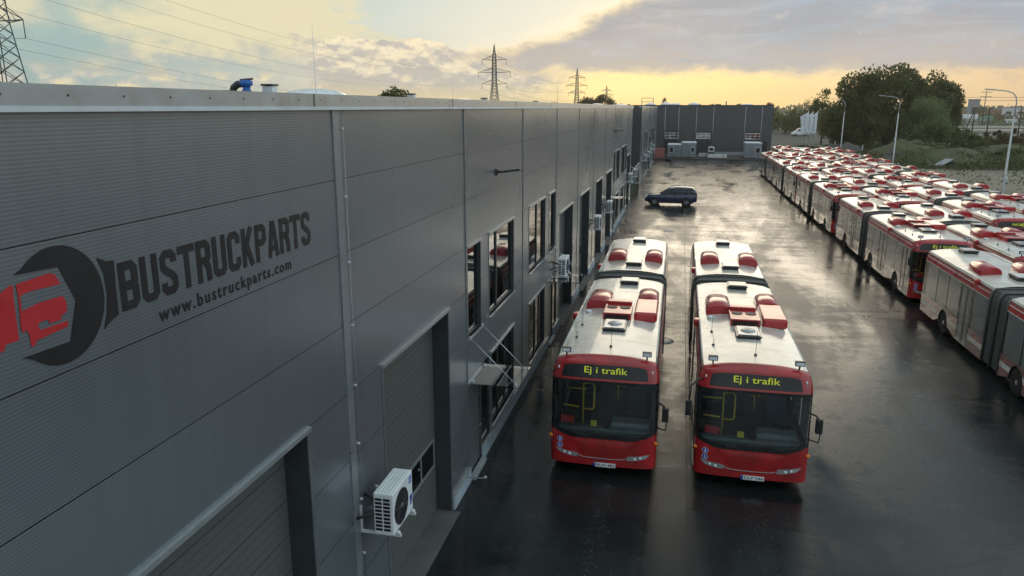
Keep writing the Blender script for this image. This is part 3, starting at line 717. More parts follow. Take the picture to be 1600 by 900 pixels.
# air conditioners
def ac_unit():
    r = empty('air_conditioner')
    m = MB(); m.box(.28, .60, 0, .86, 0, .70, 'white_paint', .018)
    for k in range(4): m.box(.33 + k * .06, .355 + k * .06, .06, .80, .70, .707, 'zinc_white')
    m.build('casing', r)
    m = MB()
    for j in range(9):
        for c in range(2): m.box(.305 + c * .135, .415 + c * .135, -.006, .006, .07 + j * .064, .112 + j * .064, 'ink')
    m.build('louvre', r)
    m = MB(); M = Matrix.Translation((.60, .34, .34)) @ Matrix.Rotation(R(90), 4, 'Y')
    m.lathe([(.29, -.01), (.29, .012), (.275, .016), (.27, .004)], 'dark_plastic', 28, M); m.lathe([(.27, .002), (.001, .003)], 'frame_dark', 28, M)
    for q in (.07, .11, .15, .19, .23): m.lathe([(q, .010), (q + .008, .014), (q + .012, .010)], 'dark_plastic', 28, M)
    m.lathe([(.05, .016), (.001, .020)], 'trim_grey', 12, M)
    for k in range(12):
        a = k * math.pi / 6; m.tube([(.612, .34 + .05 * math.cos(a), .34 + .05 * math.sin(a)), (.612, .34 + .27 * math.cos(a + .3), .34 + .27 * math.sin(a + .3))], .005, 'dark_plastic', 4)
    m.build('fan_grille', r)
    m = MB(); m.box(.60, .603, .70, .81, .52, .64, 'blue_paint'); 
    m.box(.603, .605, .715, .79, .56, .572, 'white_paint'); m.box(.603, .605, .715, .77, .595, .61, 'white_paint'); m.build('maker_sticker', r)
    m = MB(); m.box(.60, .603, .72, .82, .14, .30, 'plate_blue'); m.box(.603, .605, .735, .80, .17, .185, 'white_paint'); m.box(.603, .605, .735, .80, .21, .23, 'pink_paint'); m.build('energy_sticker', r)
    for q in (.10, .76):
        m = MB(); m.box(0, .68, q - .02, q + .02, -.055, -.015, 'zinc_white'); m.box(0, .035, q - .02, q + .02, -.02, .40, 'zinc_white'); m.tube([(.64, q, -.02), (.64, q, .03)], .03, 'zinc_white', 8); m.build('bracket', r)
    m = MB(); m.tube([(.0, -.05, .25), (.10, -.06, .30), (.22, .0, .34), (.30, .05, .34)], .025, 'dark_plastic', 8); m.build('hose', r); m = MB(); m.tube([(.0, .3, .5), (.28, .3, .4)], .03, 'frame_dark', 8); m.build('hose', r)
    return r
ac0 = ac_unit()
acs = [(9.72, 2.42, 'nearest white air conditioner, beside a garage door, with a blue sticker'),
       (27.55, 2.62, 'white air conditioner above the second glass canopy, over the left bus'),
       (39.6, 2.55, 'white air conditioner between tall garage doors, third from the camera'),
       (46.3, 2.55, 'white air conditioner just before the third glass canopy'),
       (65.9, 2.62, 'white air conditioner above the canopy just before the dark recess'),
       (71.6, 2.55, 'white air conditioner at the end of the near wall, by the dark recess'),
       (93.0, 2.62, 'white air conditioner just past the dark set-back bay on the far wall'),
       (101.0, 2.62, 'white air conditioner midway along the far warehouse wall'),
       (108.6, 2.62, 'white air conditioner by the last canopy of the far wall'),
       (119.5, 2.55, 'farthest white air conditioner, near the end of the far wall')]
for i, (y, z, lb) in enumerate(acs):
    o = ac0 if i == 0 else copy_tree(ac0)
    o.location = (XW, y, z); tag(o, lb, 'air conditioner', 'air conditioners on the warehouse walls')
# wall floodlights
def flood():
    r = empty('wall_floodlight')
    m = MB(); m.box(0, .05, -.09, .09, -.09, .09, 'frame_dark', .01); m.tube([(.03, 0, 0), (.16, 0, .02)], .03, 'frame_dark'); m.build('arm', r)
    m = MB(); m.obox(Vector((.40, 0, .045)), (.52, .30, .05), Matrix.Rotation(R(-8), 3, 'Y').to_euler(), 'frame_dark', .012); m.build('lamp_head', r)
    m = MB(); m.obox(Vector((.40, 0, .012)), (.40, .22, .012), Matrix.Rotation(R(-8), 3, 'Y').to_euler(), 'hatch_lid'); m.build('lamp_glass', r)
    return r
f0 = flood()
for i, (y, lb) in enumerate(((18.9, 'black floodlight on the near wall above the paired windows'), (54.3, 'black floodlight high on the near wall, just before the dark recess'), (99.5, 'small black floodlight on the far wall past the recess'), (127, 'farthest black floodlight near the end of the far wall'))):
    o = f0 if i == 0 else copy_tree(f0)
    o.location = (XW, y, 7.28); tag(o, lb, 'floodlight', 'floodlights on the warehouse walls')
tp = empty('water_tap', (XW + .05, 15.7, .27)); tag(tp, 'small metal standpipe sticking out of the plinth near the entrance door', 'water tap')
m = MB(); m.tube([(0, 0, 0), (.32, .05, .0), (.42, .06, .02)], .014, 'steel'); m.build('pipe', tp); m = MB(); m.lathe([(.03, -.03), (.05, 0), (.03, .03)], 'steel', 12, Matrix.Translation((.42, .06, .03))); m.build('valve', tp)

# ------------------------------------------------------------------ articulated bus
BW = 1.305
def Wz(z): 
    if z < 2.45: return BW
    t = min(1, (z - 2.45) / .45); return BW - .115 * t * t
def rake(z):
    if z < 1: return 0.0
    if z < 2.45: return .12 * (z - 1) / 1.45
    return .12 + .09 * (z - 2.45) / .39
FR = .36
def fyy(s, z):
    a = min(1, abs(s)); return rake(z) + FR * (1 - (1 - a ** 4.6) ** (1 / 4.6))
def fp(x, z, off=0.0):
    s = max(-1, min(1, x / Wz(z))); return (Wz(z) * s, fyy(s, z) - off, z)
def sden(t): 
    a = abs(t); return math.copysign(1 - (1 - a) ** 2.2, t)
def zblack(s): 
    a = abs(s); return .985 + (.20 * ((a - .55) / .45) ** 1.4 if a > .55 else 0.0)
def patch(mb, zb, zt, s0, s1, off, m, nu=36, nv=8):
    def fn(u, v):
        s = s0 + (s1 - s0) * u
        if s0 == -s1: s = s1 * sden(2 * u - 1)
        b = zb(s) if callable(zb) else zb; t = zt(s) if callable(zt) else zt
        z = b + (t - b) * v; p = (Wz(z) * s, fyy(s, z) - off, z); return p
    return mb.grid(fn, nu, nv, m)
def fpoly(mb, pts, off, m): mb.face([fp(x, z, off) for x, z in pts], m)
def zroof(x): return 3.0 - .12 * (abs(x) / 1.19) ** 2.6
WH1, WH2, WH3 = 2.6, 7.75, 14.7
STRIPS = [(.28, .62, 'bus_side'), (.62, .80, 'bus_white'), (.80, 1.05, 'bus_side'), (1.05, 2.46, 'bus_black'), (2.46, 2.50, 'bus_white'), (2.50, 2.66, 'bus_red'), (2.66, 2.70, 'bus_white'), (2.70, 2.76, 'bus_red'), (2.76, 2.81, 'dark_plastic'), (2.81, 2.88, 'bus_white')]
def side_shell(mb, sg, y0, y1, wins, doors, wheels, raked):
    RA = .53
    ys = {y0, y1}
    for a, b in wins + doors: ys |= {a, b}
    for c in wheels: ys |= {c + RA * math.cos(math.pi * k / 14) for k in range(15)}
    ys = sorted(y for y in ys if y0 <= y <= y1)
    def lb(y):
        for c in wheels:
            d = RA * RA - (y - c) ** 2
            if d > 0: return .48 + math.sqrt(d)
        return 0
    for i in range(len(ys) - 1):
        a, b = ys[i], ys[i + 1]; c = (a + b) / 2
        indoor = any(p < c < q for p, q in doors); inwin = any(p < c < q for p, q in wins)
        for z0, z1, m in STRIPS:
            if indoor and z1 <= 2.47: continue
            if inwin and m == 'bus_black': continue
            pa0, pb0 = max(z0, lb(a)), max(z0, lb(b))
            pa0, pb0 = min(pa0, z1), min(pb0, z1)
            if pa0 >= z1 and pb0 >= z1: continue
            def P(y, z): return (sg * Wz(z), y + (rake(z) if raked and y == y0 else 0), z)
            q = [P(a, pa0), P(b, pb0), P(b, z1), P(a, z1)]
            if pa0 >= z1: q = q[:3]
            if pb0 >= z1: q = [q[0], q[2], q[3]]
            mb.face(q, m, False)
    for c in wheels:      # wheel well lining
        n = 14
        for k in range(n):
            a0, a1 = math.pi * k / n, math.pi * (k + 1) / n
            mb.face([(sg * BW, c + RA * math.cos(a0), .48 + RA * math.sin(a0)), (sg * BW, c + RA * math.cos(a1), .48 + RA * math.sin(a1)), (sg * .85, c + RA * math.cos(a1), .48 + RA * math.sin(a1)), (sg * .85, c + RA * math.cos(a0), .48 + RA * math.sin(a0))], 'dark_plastic')
DOORW = {'f': ([(1.85, 2.95), (3.0, 4.62), (6.3, 7.6), (7.65, 8.95)], [(.5, 1.76), (4.75, 6.2)]), 'r': ([(10.65, 11.88), (13.25, 14.5), (14.55, 15.8), (15.85, 17.2)], [(12.0, 13.15)])}
OFFW = {'f': ([(.5, 1.6), (1.66, 3.2), (3.25, 4.8), (4.85, 6.4), (6.45, 7.9), (7.95, 8.95)], []), 'r': ([(10.65, 12.2), (12.25, 13.8), (13.85, 15.4), (15.45, 17.2)], [])}
def roof_pod(parent, x0, x1, y0, y1, h=.30, z=2.955):
    m = MB(); n = 14; xc = (x0 + x1) / 2; w = (x1 - x0) / 2
    prof = []
    for k in range(n + 1):
        t = math.pi * k / n; c = math.cos(t)
        prof.append((xc - w * math.copysign(abs(c) ** .8, c), z - .02 + (h + .02) * max(0, math.sin(t)) ** .62))
    ring = []
    for yy, sc_ in ((y0, .90), (y0 + .05, 1.0), (y1 - .05, 1.0), (y1, .90)):
        ring.append([m.bm.verts.new((xc + (p[0] - xc) * (.96 if sc_ < 1 else 1), yy, z - .02 + (p[1] - z + .02) * sc_)) for p in prof])
    k = m.mi('pod_red')
    for a in range(3):
        for j in range(n):
            f = m.bm.faces.new((ring[a][j], ring[a][j + 1], ring[a + 1][j + 1], ring[a + 1][j])); f.material_index = k; f.smooth = a == 1
    for rg in (ring[0], ring[-1]): f = m.bm.faces.new(rg); f.material_index = k
    return m.build('roof_pod', parent)
def roof_hatch(parent, x0, x1, y0, y1, z=2.985, lift=.14, pane=False):
    m = MB(); m.box(x0 + .03, x1 - .03, y0 + .04, y1 - .04, z - .04, z + lift * .6, 'dark_plastic', .01)
    m.box(x0, x1, y0, y1, z + lift * .6, z + lift, 'bus_black', .02); o = m.build('roof_hatch', parent)
    m = MB(); m.box(x0 + .05, x1 - .05, y0 + .08, y1 - .05, z + lift + .001, z + lift + .02, 'hatch_lid' if pane else 'bus_white', .008)
    if pane: m.lathe([(.20, 0), (.16, .03), (.001, .045)], 'hatch_lid', 18, Matrix.Translation(((x0 + x1) / 2, (y0 + y1) / 2, z + lift + .02)))
    m.build('hatch_lid', o); return o
def make_bus():
    r = empty('articulated_bus')
    for key, y0, y1, raked in (('f', FR, 9.1, True), ('r', 10.5, 17.6, False)):
        m = MB()
        wl = [WH1, WH2] if key == 'f' else [WH3]
        side_shell(m, -1, y0, y1, *DOORW[key], wl, raked); side_shell(m, 1, y0, y1, *OFFW[key], wl, raked)
        ya = .51 if key == 'f' else y0
        m.grid(lambda u, v: ((-1.19 + 2.38 * u), ya + (y1 - ya) * v, zroof(-1.19 + 2.38 * u)), 20, 10, 'bus_white')
        for q in ((1.75, 3.55, 5.3, 7.1, 8.85) if key == 'f' else (10.75, 12.3, 14.2, 15.9, 17.4)):
            m.grid(lambda u, v: ((-1.17 + 2.34 * u), q + .012 * v, zroof(-1.17 + 2.34 * u) + .0035), 16, 1, 'trim_light')
        m.box(-1.24, 1.24, y0 + .35, y1 - .02, .34, .42, 'bus_floor')
        m.face([(-1.2, y1 if key == 'f' else y0, .3), (1.2, y1 if key == 'f' else y0, .3), (1.2, y1 if key == 'f' else y0, .9), (-1.2, y1 if key == 'f' else y0, .9)], 'bus_black')
        for s in (-1, 1):
            m.face([(s * 1.30, ya, .28), (s * .9, ya, .28), (s * .9, y1, .28), (s * 1.30, y1, .28)], 'dark_plastic')
        if key == 'r':
            pts = [(s * x, z) for s, L_ in ((1, [(1.305, .28), (1.305, 2.45), (1.285, 2.62), (1.24, 2.78), (1.19, 2.88), (.6, 2.97)]), (-1, [(.6, 2.97), (1.19, 2.88), (1.24, 2.78), (1.285, 2.62), (1.305, 2.45), (1.305, .28)])) for x, z in L_]
            m.face([(x, y1, z) for x, z in pts], 'bus_red')
        m.build('front_body' if key == 'f' else 'rear_body', r, recalc=False)
        for sg, src in ((-1, DOORW), (1, OFFW)):
            for a, b in src[key][0]:
                w = MB(); aa = a + .025; bb = b - .025
                def sh(y, z): return y + (rake(z) if raked and a == FR else 0)
                w.box(sg * 1.298 - .004, sg * 1.298 + .004, aa, bb, 1.055, 2.455, 'side_glass'); w.build('window', r)
    # doors
    for a, b in ((.5, 1.76), (4.75, 6.2), (12.0, 13.15)):
        d = MB(); c = (a + b) / 2; x = -1.292
        for p, q in ((a + .02, c - .008), (c + .008, b - .02)):
            for y in (p, q - .05): d.box(x - .015, x + .015, y, y + .05, .32, 2.45, 'bus_black')
            d.box(x - .015, x + .015, p + .05, q - .05, .32, .40, 'silver'); d.box(x - .015, x + .015, p + .05, q - .05, 2.38, 2.45, 'bus_black')
        do = d.build('door', r)
        d = MB()
        for p, q in ((a + .07, c - .058), (c + .058, b - .07)): d.box(x - .004, x + .004, p, q, .40, 2.38, 'side_glass')
        d.build('pane', do)
        d = MB(); d.box(x - .02, x + .10, a, b, .28, .31, 'silver'); d.build('step_edge', do)
    # bellows
    def prof(k): return [(s * x, z) for s, L_ in ((-1, [(1.26, .30), (1.26, 2.5), (1.23, 2.70), (1.13, 2.84), (.9, 2.86), (.3, 2.89)]), (1, [(.3, 2.89), (.9, 2.86), (1.13, 2.84), (1.23, 2.70), (1.26, 2.5), (1.26, .30)])) for x, z in L_]
    m = MB(); P0 = prof(0); n = len(P0); rows = []
    for i in range(33):
        y = 9.1 + 1.4 * i / 32; k = 1.0 if i % 2 else .955
        if 12 < i < 20: k *= .985
        rows.append([m.bm.verts.new((x * k, y, 1.5 + (z - 1.5) * (k if z > 1.5 else 1))) for x, z in P0])
    for i in range(32):
        for j in range(n - 1):
            f = m.bm.faces.new((rows[i][j], rows[i][j + 1], rows[i + 1][j + 1], rows[i + 1][j])); f.material_index = m.mi('bellows')
    for yy in (9.1, 10.5, 9.8): 
        m.tube([(x * 1.03, yy, 1.5 + (z - 1.5) * (1.02 if z > 1.5 else 1)) for x, z in P0], .045, 'bellows', 6)
    m.build('bellows', r, recalc=False)
    # front
    m = MB(); patch(m, .28, lambda s: zblack(s), -1, 1, 0, 'bus_red', 48, 8)
    m.grid(lambda u, v: (lambda s: (Wz(.28) * s * (1 - .02 * v), fyy(s, .28) + .12 * v, .28 - .04 * v))(sden(2 * u - 1)), 40, 2, 'bus_red'); fm = m.build('front_mask', r)
    m = MB()                                                      # raised centre flap of the front mask
    def flap(u, v):
        t = v; hw = .40 + .23 * t ** .8; s = (2 * u - 1) * hw; z = .475 + .10 * abs(2 * u - 1) ** 3 * (1 - t) + (.965 - .475) * t
        e = min(1, 7 * min(u, 1 - u, .25 * v + .02, .5 * (1 - v) + .02)); return (Wz(z) * s + .03, fyy(s, z) - .003 - .02 * e, z)
    m.grid(flap, 28, 10, 'bus_red'); m.build('front_flap', r)
    m = MB(); m.tube([fp(x, z, .012) for x, z in ((-.62, .57), (-.56, .515), (-.46, .485), (0, .47), (.46, .485), (.58, .52))], .010, 'lamp_grey', 6); m.build('front_trim', r)
    m = MB()
    patch(m, lambda s: zblack(s), lambda s: zblack(s) + .11, -1, 1, .003, 'bus_black', 44, 2)
    patch(m, 2.38, 2.45, -1, 1, .003, 'bus_black', 40, 1)
    for s0, s1 in ((-1, -.955), (.955, 1)): patch(m, lambda s: zblack(s) + .11, 2.38, s0, s1, .003, 'bus_black', 5, 6)
    m.build('windscreen_frame', r)
    m = MB(); patch(m, lambda s: zblack(s) + .11, 2.38, -.955, .955, .0, 'front_glass', 40, 8); m.build('windscreen', r)
    m = MB(); patch(m, 2.45, 2.84, -1, 1, 0, 'bus_red', 44, 4)
    def cap(u, v):
        s = sden(2 * u - 1); x0 = Wz(2.84) * s; x1 = 1.19 * s; a = v * math.pi / 2; y0 = fyy(s, 2.84); zr = zroof(x1) + .006
        yy = y0 + (max(.52, y0 + .02) - y0) * (1 - math.cos(a)); return (x0 + (x1 - x0) * math.sin(a), yy, 2.84 + (zr - 2.84) * math.sin(a))
    m.grid(cap, 44, 8, 'bus_red'); m.build('roof_brow', r)
    m = MB()
    def signf(u, v):
        s = .80 * (2 * u - 1); z = 2.505 + (.325 - .05 * abs(2 * u - 1) ** 8) * v; return (Wz(z) * s, fyy(s, z) - .006, z)
    m.grid(signf, 30, 4, 'bus_black'); m.build('destination_sign', r)
    for s in (-1, 1):
        m = MB(); q = [(1.17, .66), (.90, .615), (.62, .585), (.60, .475), (.80, .49), (1.04, .545)]
        fpoly(m, [(s * a, b) for a, b in q], .012, 'lamp_grey')
        hl = m.build('headlight', r); m = MB()
        for a, b, rr in ((.93, .565, .035), (.80, .535, .04)):
            m.lathe([(rr, 0), (rr * .8, .012), (.001, .018)], 'lens', 14, Matrix.Translation(fp(s * a, b, .012)) @ Matrix.Rotation(R(90), 4, 'X'))
        m.build('lens', hl)
        m = MB(); m.lathe([(.001, -.05), (.06, -.03), (.075, 0), (.06, .03), (.001, .05)], 'orange_lens', 14, Matrix.Translation(fp(s * 1.28, .93, .0)) @ Matrix.Diagonal((.8, .8, 1.0, 1)), True); m.build('indicator', r)
        m = MB(); x = s * .98; m.box(x - .11, x + .11, .42, .52, 3.03, 3.15, 'frame_dark', .012); m.tube([(x, .50, 2.94), (x, .48, 3.04)], .02, 'frame_dark'); rl = m.build('roof_lamp', r)
        m = MB(); m.box(x - .09, x + .09, .412, .419, 3.05, 3.13, 'lens'); m.build('lens', rl)
        m = MB(); m.tube([fp(s * 1.13, 2.74, .01), fp(s * 1.13, 2.68, .01)], .018, 'lens', 8); m.build('marker_lamp', r)
    for k, z in enumerate((.90, .735)):
        m = MB(); cx = -1.05
        def disc(rad, off, mm): fpoly(m, [(cx + rad * math.cos(R(a)), z + rad * math.sin(R(a))) for a in range(0, 360, 20)], off, mm)
        disc(.075, .008, 'plate_white'); disc(.066, .010, 'emblem_blue')
        if k == 0:
            for pl_ in ([(cx - .012, z + .034), (cx + .012, z + .034), (cx + .012, z + .054), (cx - .012, z + .054)], [(cx - .018, z - .01), (cx + .018, z - .01), (cx + .014, z + .03), (cx - .014, z + .03)], [(cx - .03, z - .05), (cx - .014, z - .05), (cx + .006, z - .01), (cx - .014, z - .01)], [(cx + .02, z - .05), (cx + .036, z - .05), (cx + .016, z - .01), (cx, z - .01)]): fpoly(m, pl_, .012, 'plate_white')
        else:
            for pl_ in ([(cx - .012, z + .03), (cx + .006, z + .03), (cx + .006, z + .048), (cx - .012, z + .048)], [(cx - .012, z - .012), (cx + .004, z - .012), (cx + .004, z + .026), (cx - .012, z + .026)], [(cx - .008, z - .012), (cx + .028, z - .014), (cx + .036, z - .045), (cx + .024, z - .045), (cx + .018, z - .026), (cx - .008, z - .024)], [(cx - .034, z - .03), (cx - .022, z - .046), (cx + .008, z - .046), (cx + .008, z - .036), (cx - .018, z - .034), (cx - .026, z - .018)]): fpoly(m, pl_, .012, 'plate_white')
        m.build('front_emblem', r)
    m = MB(); m.box(-.20, .34, -.020, -.008, .255, .365, 'plate_white'); m.box(-.20, -.145, -.0225, -.020, .255, .365, 'plate_blue'); m.build('license_plate', r)
    for s, x0, x1 in ((-1, -.35, -.85), (1, .30, .95)):
        m = MB(); m.tube([fp(x0, 1.06, .03), fp((x0 + x1) / 2, 1.10, .035), fp(x1, 1.16, .03)], .012, 'frame_dark', 6); m.tube([fp(x0 - .3 * s, 1.10, .025), fp(x1, 1.17, .025)], .009, 'rubber', 4); m.build('wiper', r)
    # mirrors
    m = MB(); m.box(-1.58, -1.43, -.26, -.14, 1.86, 2.24, 'dark_plastic', .035); mi = m.build('mirror', r)
    m = MB(); m.tube([(-1.16, .34, 2.62), (-1.32, .08, 2.66), (-1.48, -.16, 2.56), (-1.50, -.21, 2.20)], .026, 'dark_plastic', 8); m.build('mirror_arm', mi)
    m = MB(); m.box(1.40, 1.56, .14, .27, 1.50, 1.86, 'dark_plastic', .035); mi = m.build('mirror', r)
    m = MB(); m.tube([(1.24, .34, 1.95), (1.40, .2, 1.93), (1.46, .2, 1.85)], .022, 'dark_plastic', 8); m.tube([(1.26, .34, 1.28), (1.50, .2, 1.27), (1.52, .2, 1.5)], .018, 'dark_plastic', 8); m.build('mirror_arm', mi)
    # wheels
    for y in (WH1, WH2, WH3):
        for s in (-1, 1):
            M = Matrix.Translation((s * 1.13, y, .48)) @ Matrix.Rotation(R(90) * s, 4, 'Y')
            m = MB(); m.lathe([(.28, -.13), (.44, -.14), (.475, -.11), (.48, 0), (.475, .11), (.44, .14), (.30, .13)], 'rubber', 28, M); w = m.build('wheel', r)
            m = MB(); m.lathe([(.30, .125), (.285, .10), (.24, .07), (.16, .075), (.12, .12), (.07, .135), (.001, .14)], 'silver', 24, M)
            for k in range(10):
                a = k * math.pi / 5; c = M @ Vector((.2 * math.cos(a), .2 * math.sin(a), .085)); m.lathe([(.016, -.01), (.016, .02), (.001, .025)], 'steel', 6, Matrix.Translation(c) @ Matrix.Rotation(R(90) * s, 4, 'Y'))
            m.build('rim', w)
    # roof furniture
    roof_pod(r, -1.02, -.28, 4.95, 6.35); roof_pod(r, .47, 1.13, 5.55, 6.75); roof_pod(r, -1.02, -.30, 12.4, 13.7); roof_pod(r, .42, 1.12, 12.4, 13.7)
    m = MB(); m.box(.47, 1.13, 3.80, 5.50, 2.93, 3.21, 'pod_red', .09, 3); m.build('roof_pod', r)
    m = MB(); m.box(-.40, .40, 3.70, 4.72, 2.95, 3.19, 'bus_red', .02); m.box(-.36, .36, 4.74, 5.05, 2.95, 3.27, 'bus_red', .03)
    ac = m.build('roof_cooler', r)
    m = MB()
    for k in range(9): m.box(-.345 + k * .077, -.345 + k * .077 + .064, 3.685, 3.70, 2.965, 3.15, 'ink')
    m.build('grille', ac)
    for x in (-.19, .19):
        m = MB(); m.lathe([(.15, 0), (.15, .014), (.13, .016), (.001, .006)], 'dark_plastic', 18, Matrix.Translation((x, 4.36, 3.19))); m.build('fan', ac)
    roof_hatch(r, -.32, .33, 2.45, 3.42, pane=True, lift=.10); roof_hatch(r, -.24, .40, 8.05, 8.75); roof_hatch(r, -.26, .36, 11.25, 12.1); roof_hatch(r, -.28, .32, 16.45, 17.2)
    for x, y, h in ((-.92, 3.15, .45), (-.92, 1.95, .18), (.05, 1.15, .6)):
        m = MB(); m.lathe([(.04, 0), (.032, .03), (.015, .05)], 'frame_dark', 10, Matrix.Translation((x, y, zroof(x)))); m.tube([(x, y, zroof(x)), (x + .01, y + .05, zroof(x) + h)], .006, 'frame_dark', 5); m.build('antenna', r)
    m = MB(); m.lathe([(.11, 0), (.10, .05), (.06, .08), (.001, .09)], 'white_paint', 16, Matrix.Translation((-.90, 4.55, zroof(.9)))); m.build('satellite_dome', r)
    m = MB(); m.lathe([(.055, 0), (.055, .014), (.001, .016)], 'frame_dark', 12, Matrix.Translation((1.0, 1.0, zroof(1.0)))); m.build('roof_cap', r)
    for y in (4.45, 11.75):
        m = MB(); m.box(-1.37, -1.18, y, y + .28, 2.70, 2.90, 'bus_red', .05, 3); m.build('side_camera', r)
    for s in (-1, 1):
        for a, b in ((1.0, 9.0), (10.6, 17.5)):
            m = MB(); m.tube([(s * 1.20, a, 2.87), (s * 1.20, b, 2.87)], .022, 'bus_white', 6); m.build('roof_rail', r)
    for y in (3.4, 6.6, 8.6, 11.2, 13.6, 16.6):
        m = MB(); m.box(-1.315, -1.303, y, y + .09, .86, .91, 'orange_lens'); m.build('side_marker', r)
    m = MB()
    for x in (-1.15, 1.05): m.box(x, x + .1, 17.6, 17.62, .7, 1.4, 'red_lens')
    m.build('tail_lamp', r)
    m = MB(); m.box(-1.0, 1.0, 17.6, 17.61, 1.4, 2.4, 'bus_black'); m.build('rear_window', r)
    # interior seen through the glass
    m = MB(); m.box(-1.15, 1.15, .36, .62, .75, 1.10, 'dash', .06); m.box(.15, 1.12, .55, .98, .75, 1.22, 'dash', .07); m.lathe([(.08, 0), (.085, .02), (.05, .03)], 'dark_plastic', 14, Matrix.Translation((.05, .48, 1.1))); m.build('dashboard', r)
    m = MB(); M = Matrix.Translation((.72, .98, 1.32)) @ Matrix.Rotation(R(-35), 4, 'X')
    pts = [M @ Vector((.23 * math.cos(a * math.pi / 12), .23 * math.sin(a * math.pi / 12), 0)) for a in range(25)]; m.tube(pts, .018, 'frame_dark', 6); m.tube([M @ Vector((-.23, 0, 0)), M @ Vector((.23, 0, 0))], .018, 'frame_dark'); m.tube([M @ Vector((0, 0, 0)), M @ Vector((0, .02, -.35))], .035, 'frame_dark'); m.build('steering_wheel', r)
    m = MB(); m.box(.48, .98, 1.5, 1.95, .75, .95, 'seat_cloth', .05); m.box(.48, .98, 1.85, 2.0, .9, 1.75, 'seat_cloth', .05); m.build('driver_seat', r)
    m = MB(); m.box(.0, 1.2, 2.15, 2.2, .42, 1.5, 'dark_plastic'); m.build('partition', r)
    m = MB(); m.face([(-1.08, .34, 1.24), (-.74, .28, 1.22), (-.74, .26, 1.42), (-1.08, .32, 1.43)], 'card_red'); m.build('red_card', r)
    m = MB(); m.face([(-.32, .25, 1.20), (-.17, .25, 1.20), (-.17, .25, 1.36), (-.32, .25, 1.36)], 'card_yellow'); m.build('yellow_note', r)
    rails = [[(-.62, 1.2, .42), (-.62, 1.2, 2.85)], [(-.62, 1.2, 1.95), (-.40, 1.2, 1.98), (-.34, 1.2, 1.9), (-.34, 1.2, 1.32), (-.38, 1.2, 1.25), (-.60, 1.2, 1.25)], [(.05, 2.1, 1.95), (.2, 2.1, 1.95), (.22, 2.1, 1.2)], [(-1.1, 1.85, 1.55), (-.62, 1.85, 1.55)], [(-1.1, .9, 1.45), (-.7, .9, 1.42)],
             [(-.55, 4.4, .42), (-.55, 4.4, 2.85)], [(.5, 4.9, .42), (.5, 4.9, 2.85)], [(-.55, 6.4, .42), (-.55, 6.4, 2.85)], [(-.5, 1.3, 2.6), (-.5, 8.8, 2.6)], [(.5, 2.3, 2.6), (.5, 8.8, 2.6)], [(-.5, 12.0, .42), (-.5, 12.0, 2.85)], [(.25, 2.3, 1.3), (.85, 2.5, 2.5)], [(.40, 2.3, 1.3), (1.0, 2.7, 2.5)], [(.1, 2.6, 1.5), (1.05, 3.0, 2.45)], [(.15, 3.0, 1.2), (.9, 3.0, 1.7)]]
    for q in rails:
        m = MB(); m.tube(q, .022, 'yellow_rail', 6); m.build('handrail', r)
    s0 = None
    for y in (3.2, 4.1, 5.0, 5.9, 6.9, 7.9, 11.0, 14.0, 15.0, 16.0):
        for x in (-.78, .78):
            if x < 0 and (4.6 < y < 6.2): continue
            if s0 is None:
                m = MB(); m.box(-.42, .42, 0, .42, .84, .94, 'seat_cloth', .03); m.box(-.42, -.02, .38, .48, .9, 1.5, 'seat_cloth', .04); m.box(.02, .42, .38, .48, .9, 1.5, 'seat_cloth', .04); m.box(-.2, .2, .1, .3, .42, .84, 'dark_plastic'); m.tube([(-.38, .44, 1.48), (-.38, .44, 1.56), (.38, .44, 1.56), (.38, .44, 1.48)], .016, 'yellow_rail', 6); s0 = m.build('seat', r); s0.location = (x, y, 0)
            else:
                c = s0.copy(); COL.objects.link(c); c.parent = r; c.location = (x, y, 0)
    return r
proto = make_bus()
def led_mesh(parent, kind):
    fn = lambda u, v, d: fp(u, v, .012 + max(0, d) * .1)
    if kind == 'ej': return text_obj('sign_text', 'Ej i trafik', fn, (-.50, .54, 2.585, 2.785), 'led', parent, .003)
    o = text_obj('sign_text', 'NOBINA', fn, (-.34, .66, 2.615, 2.745), 'led', parent, .012)
    m = MB(); m.tube([fp(.36 + .31 * math.cos(R(a)), 2.665 + .105 * math.sin(R(a)), .014) for a in range(0, 361, 12)], .008, 'led', 5); m.build('sign_ring', parent)
    return o
def child(o, nm): return [c for c in o.children if c.name.split('.')[0] == nm][0]
LED0 = None
def place_bus(b, x, y, rz, label, group, sign='ej', plate=None):
    global LED0
    b.location = (x, y, 0); b.rotation_euler = (0, 0, R(rz)); tag(b, label, 'bus', group)
    ds = child(b, 'destination_sign')
    if sign == 'ej':
        if LED0 is None: LED0 = led_mesh(ds, 'ej')
        else:
            c = LED0.copy(); COL.objects.link(c); c.parent = ds
    else: led_mesh(ds, sign)
    if plate:
        lp = child(b, 'license_plate'); text_obj('plate_text', plate, lambda u, v, d: (u, -.0215 - max(0, d) * .05, v), (-.12, .32, .275, .345), 'ink', lp, .008)
ROWS = [
 (11.93, [17.3, 36.9, 55.9, 73.8, 91.2], 'row along the open yard'),
 (14.95, [33.6, 52.5, 71.2, 89.6, 107.6], 'second row from the open yard'),
 (18.22, [22.6, 45.3, 64.1, 82.8, 101.4], 'third row from the open yard'),
 (21.65, [31.8, 50.4, 68.9, 87.3, 105.6], 'outermost row beside the weedy ground'),
]
ORD = ['nearest', 'second', 'third', 'fourth', 'farthest']
LAB = {(0, 0): 'red and white articulated bus cut by the right frame edge, its rear half in view',
       (0, 1): 'red and white articulated bus with lit sign, right behind the one cut by the frame',
       (2, 1): 'red and white articulated bus whose sign shows a name with a yellow ring'}
b1 = copy_tree(proto)
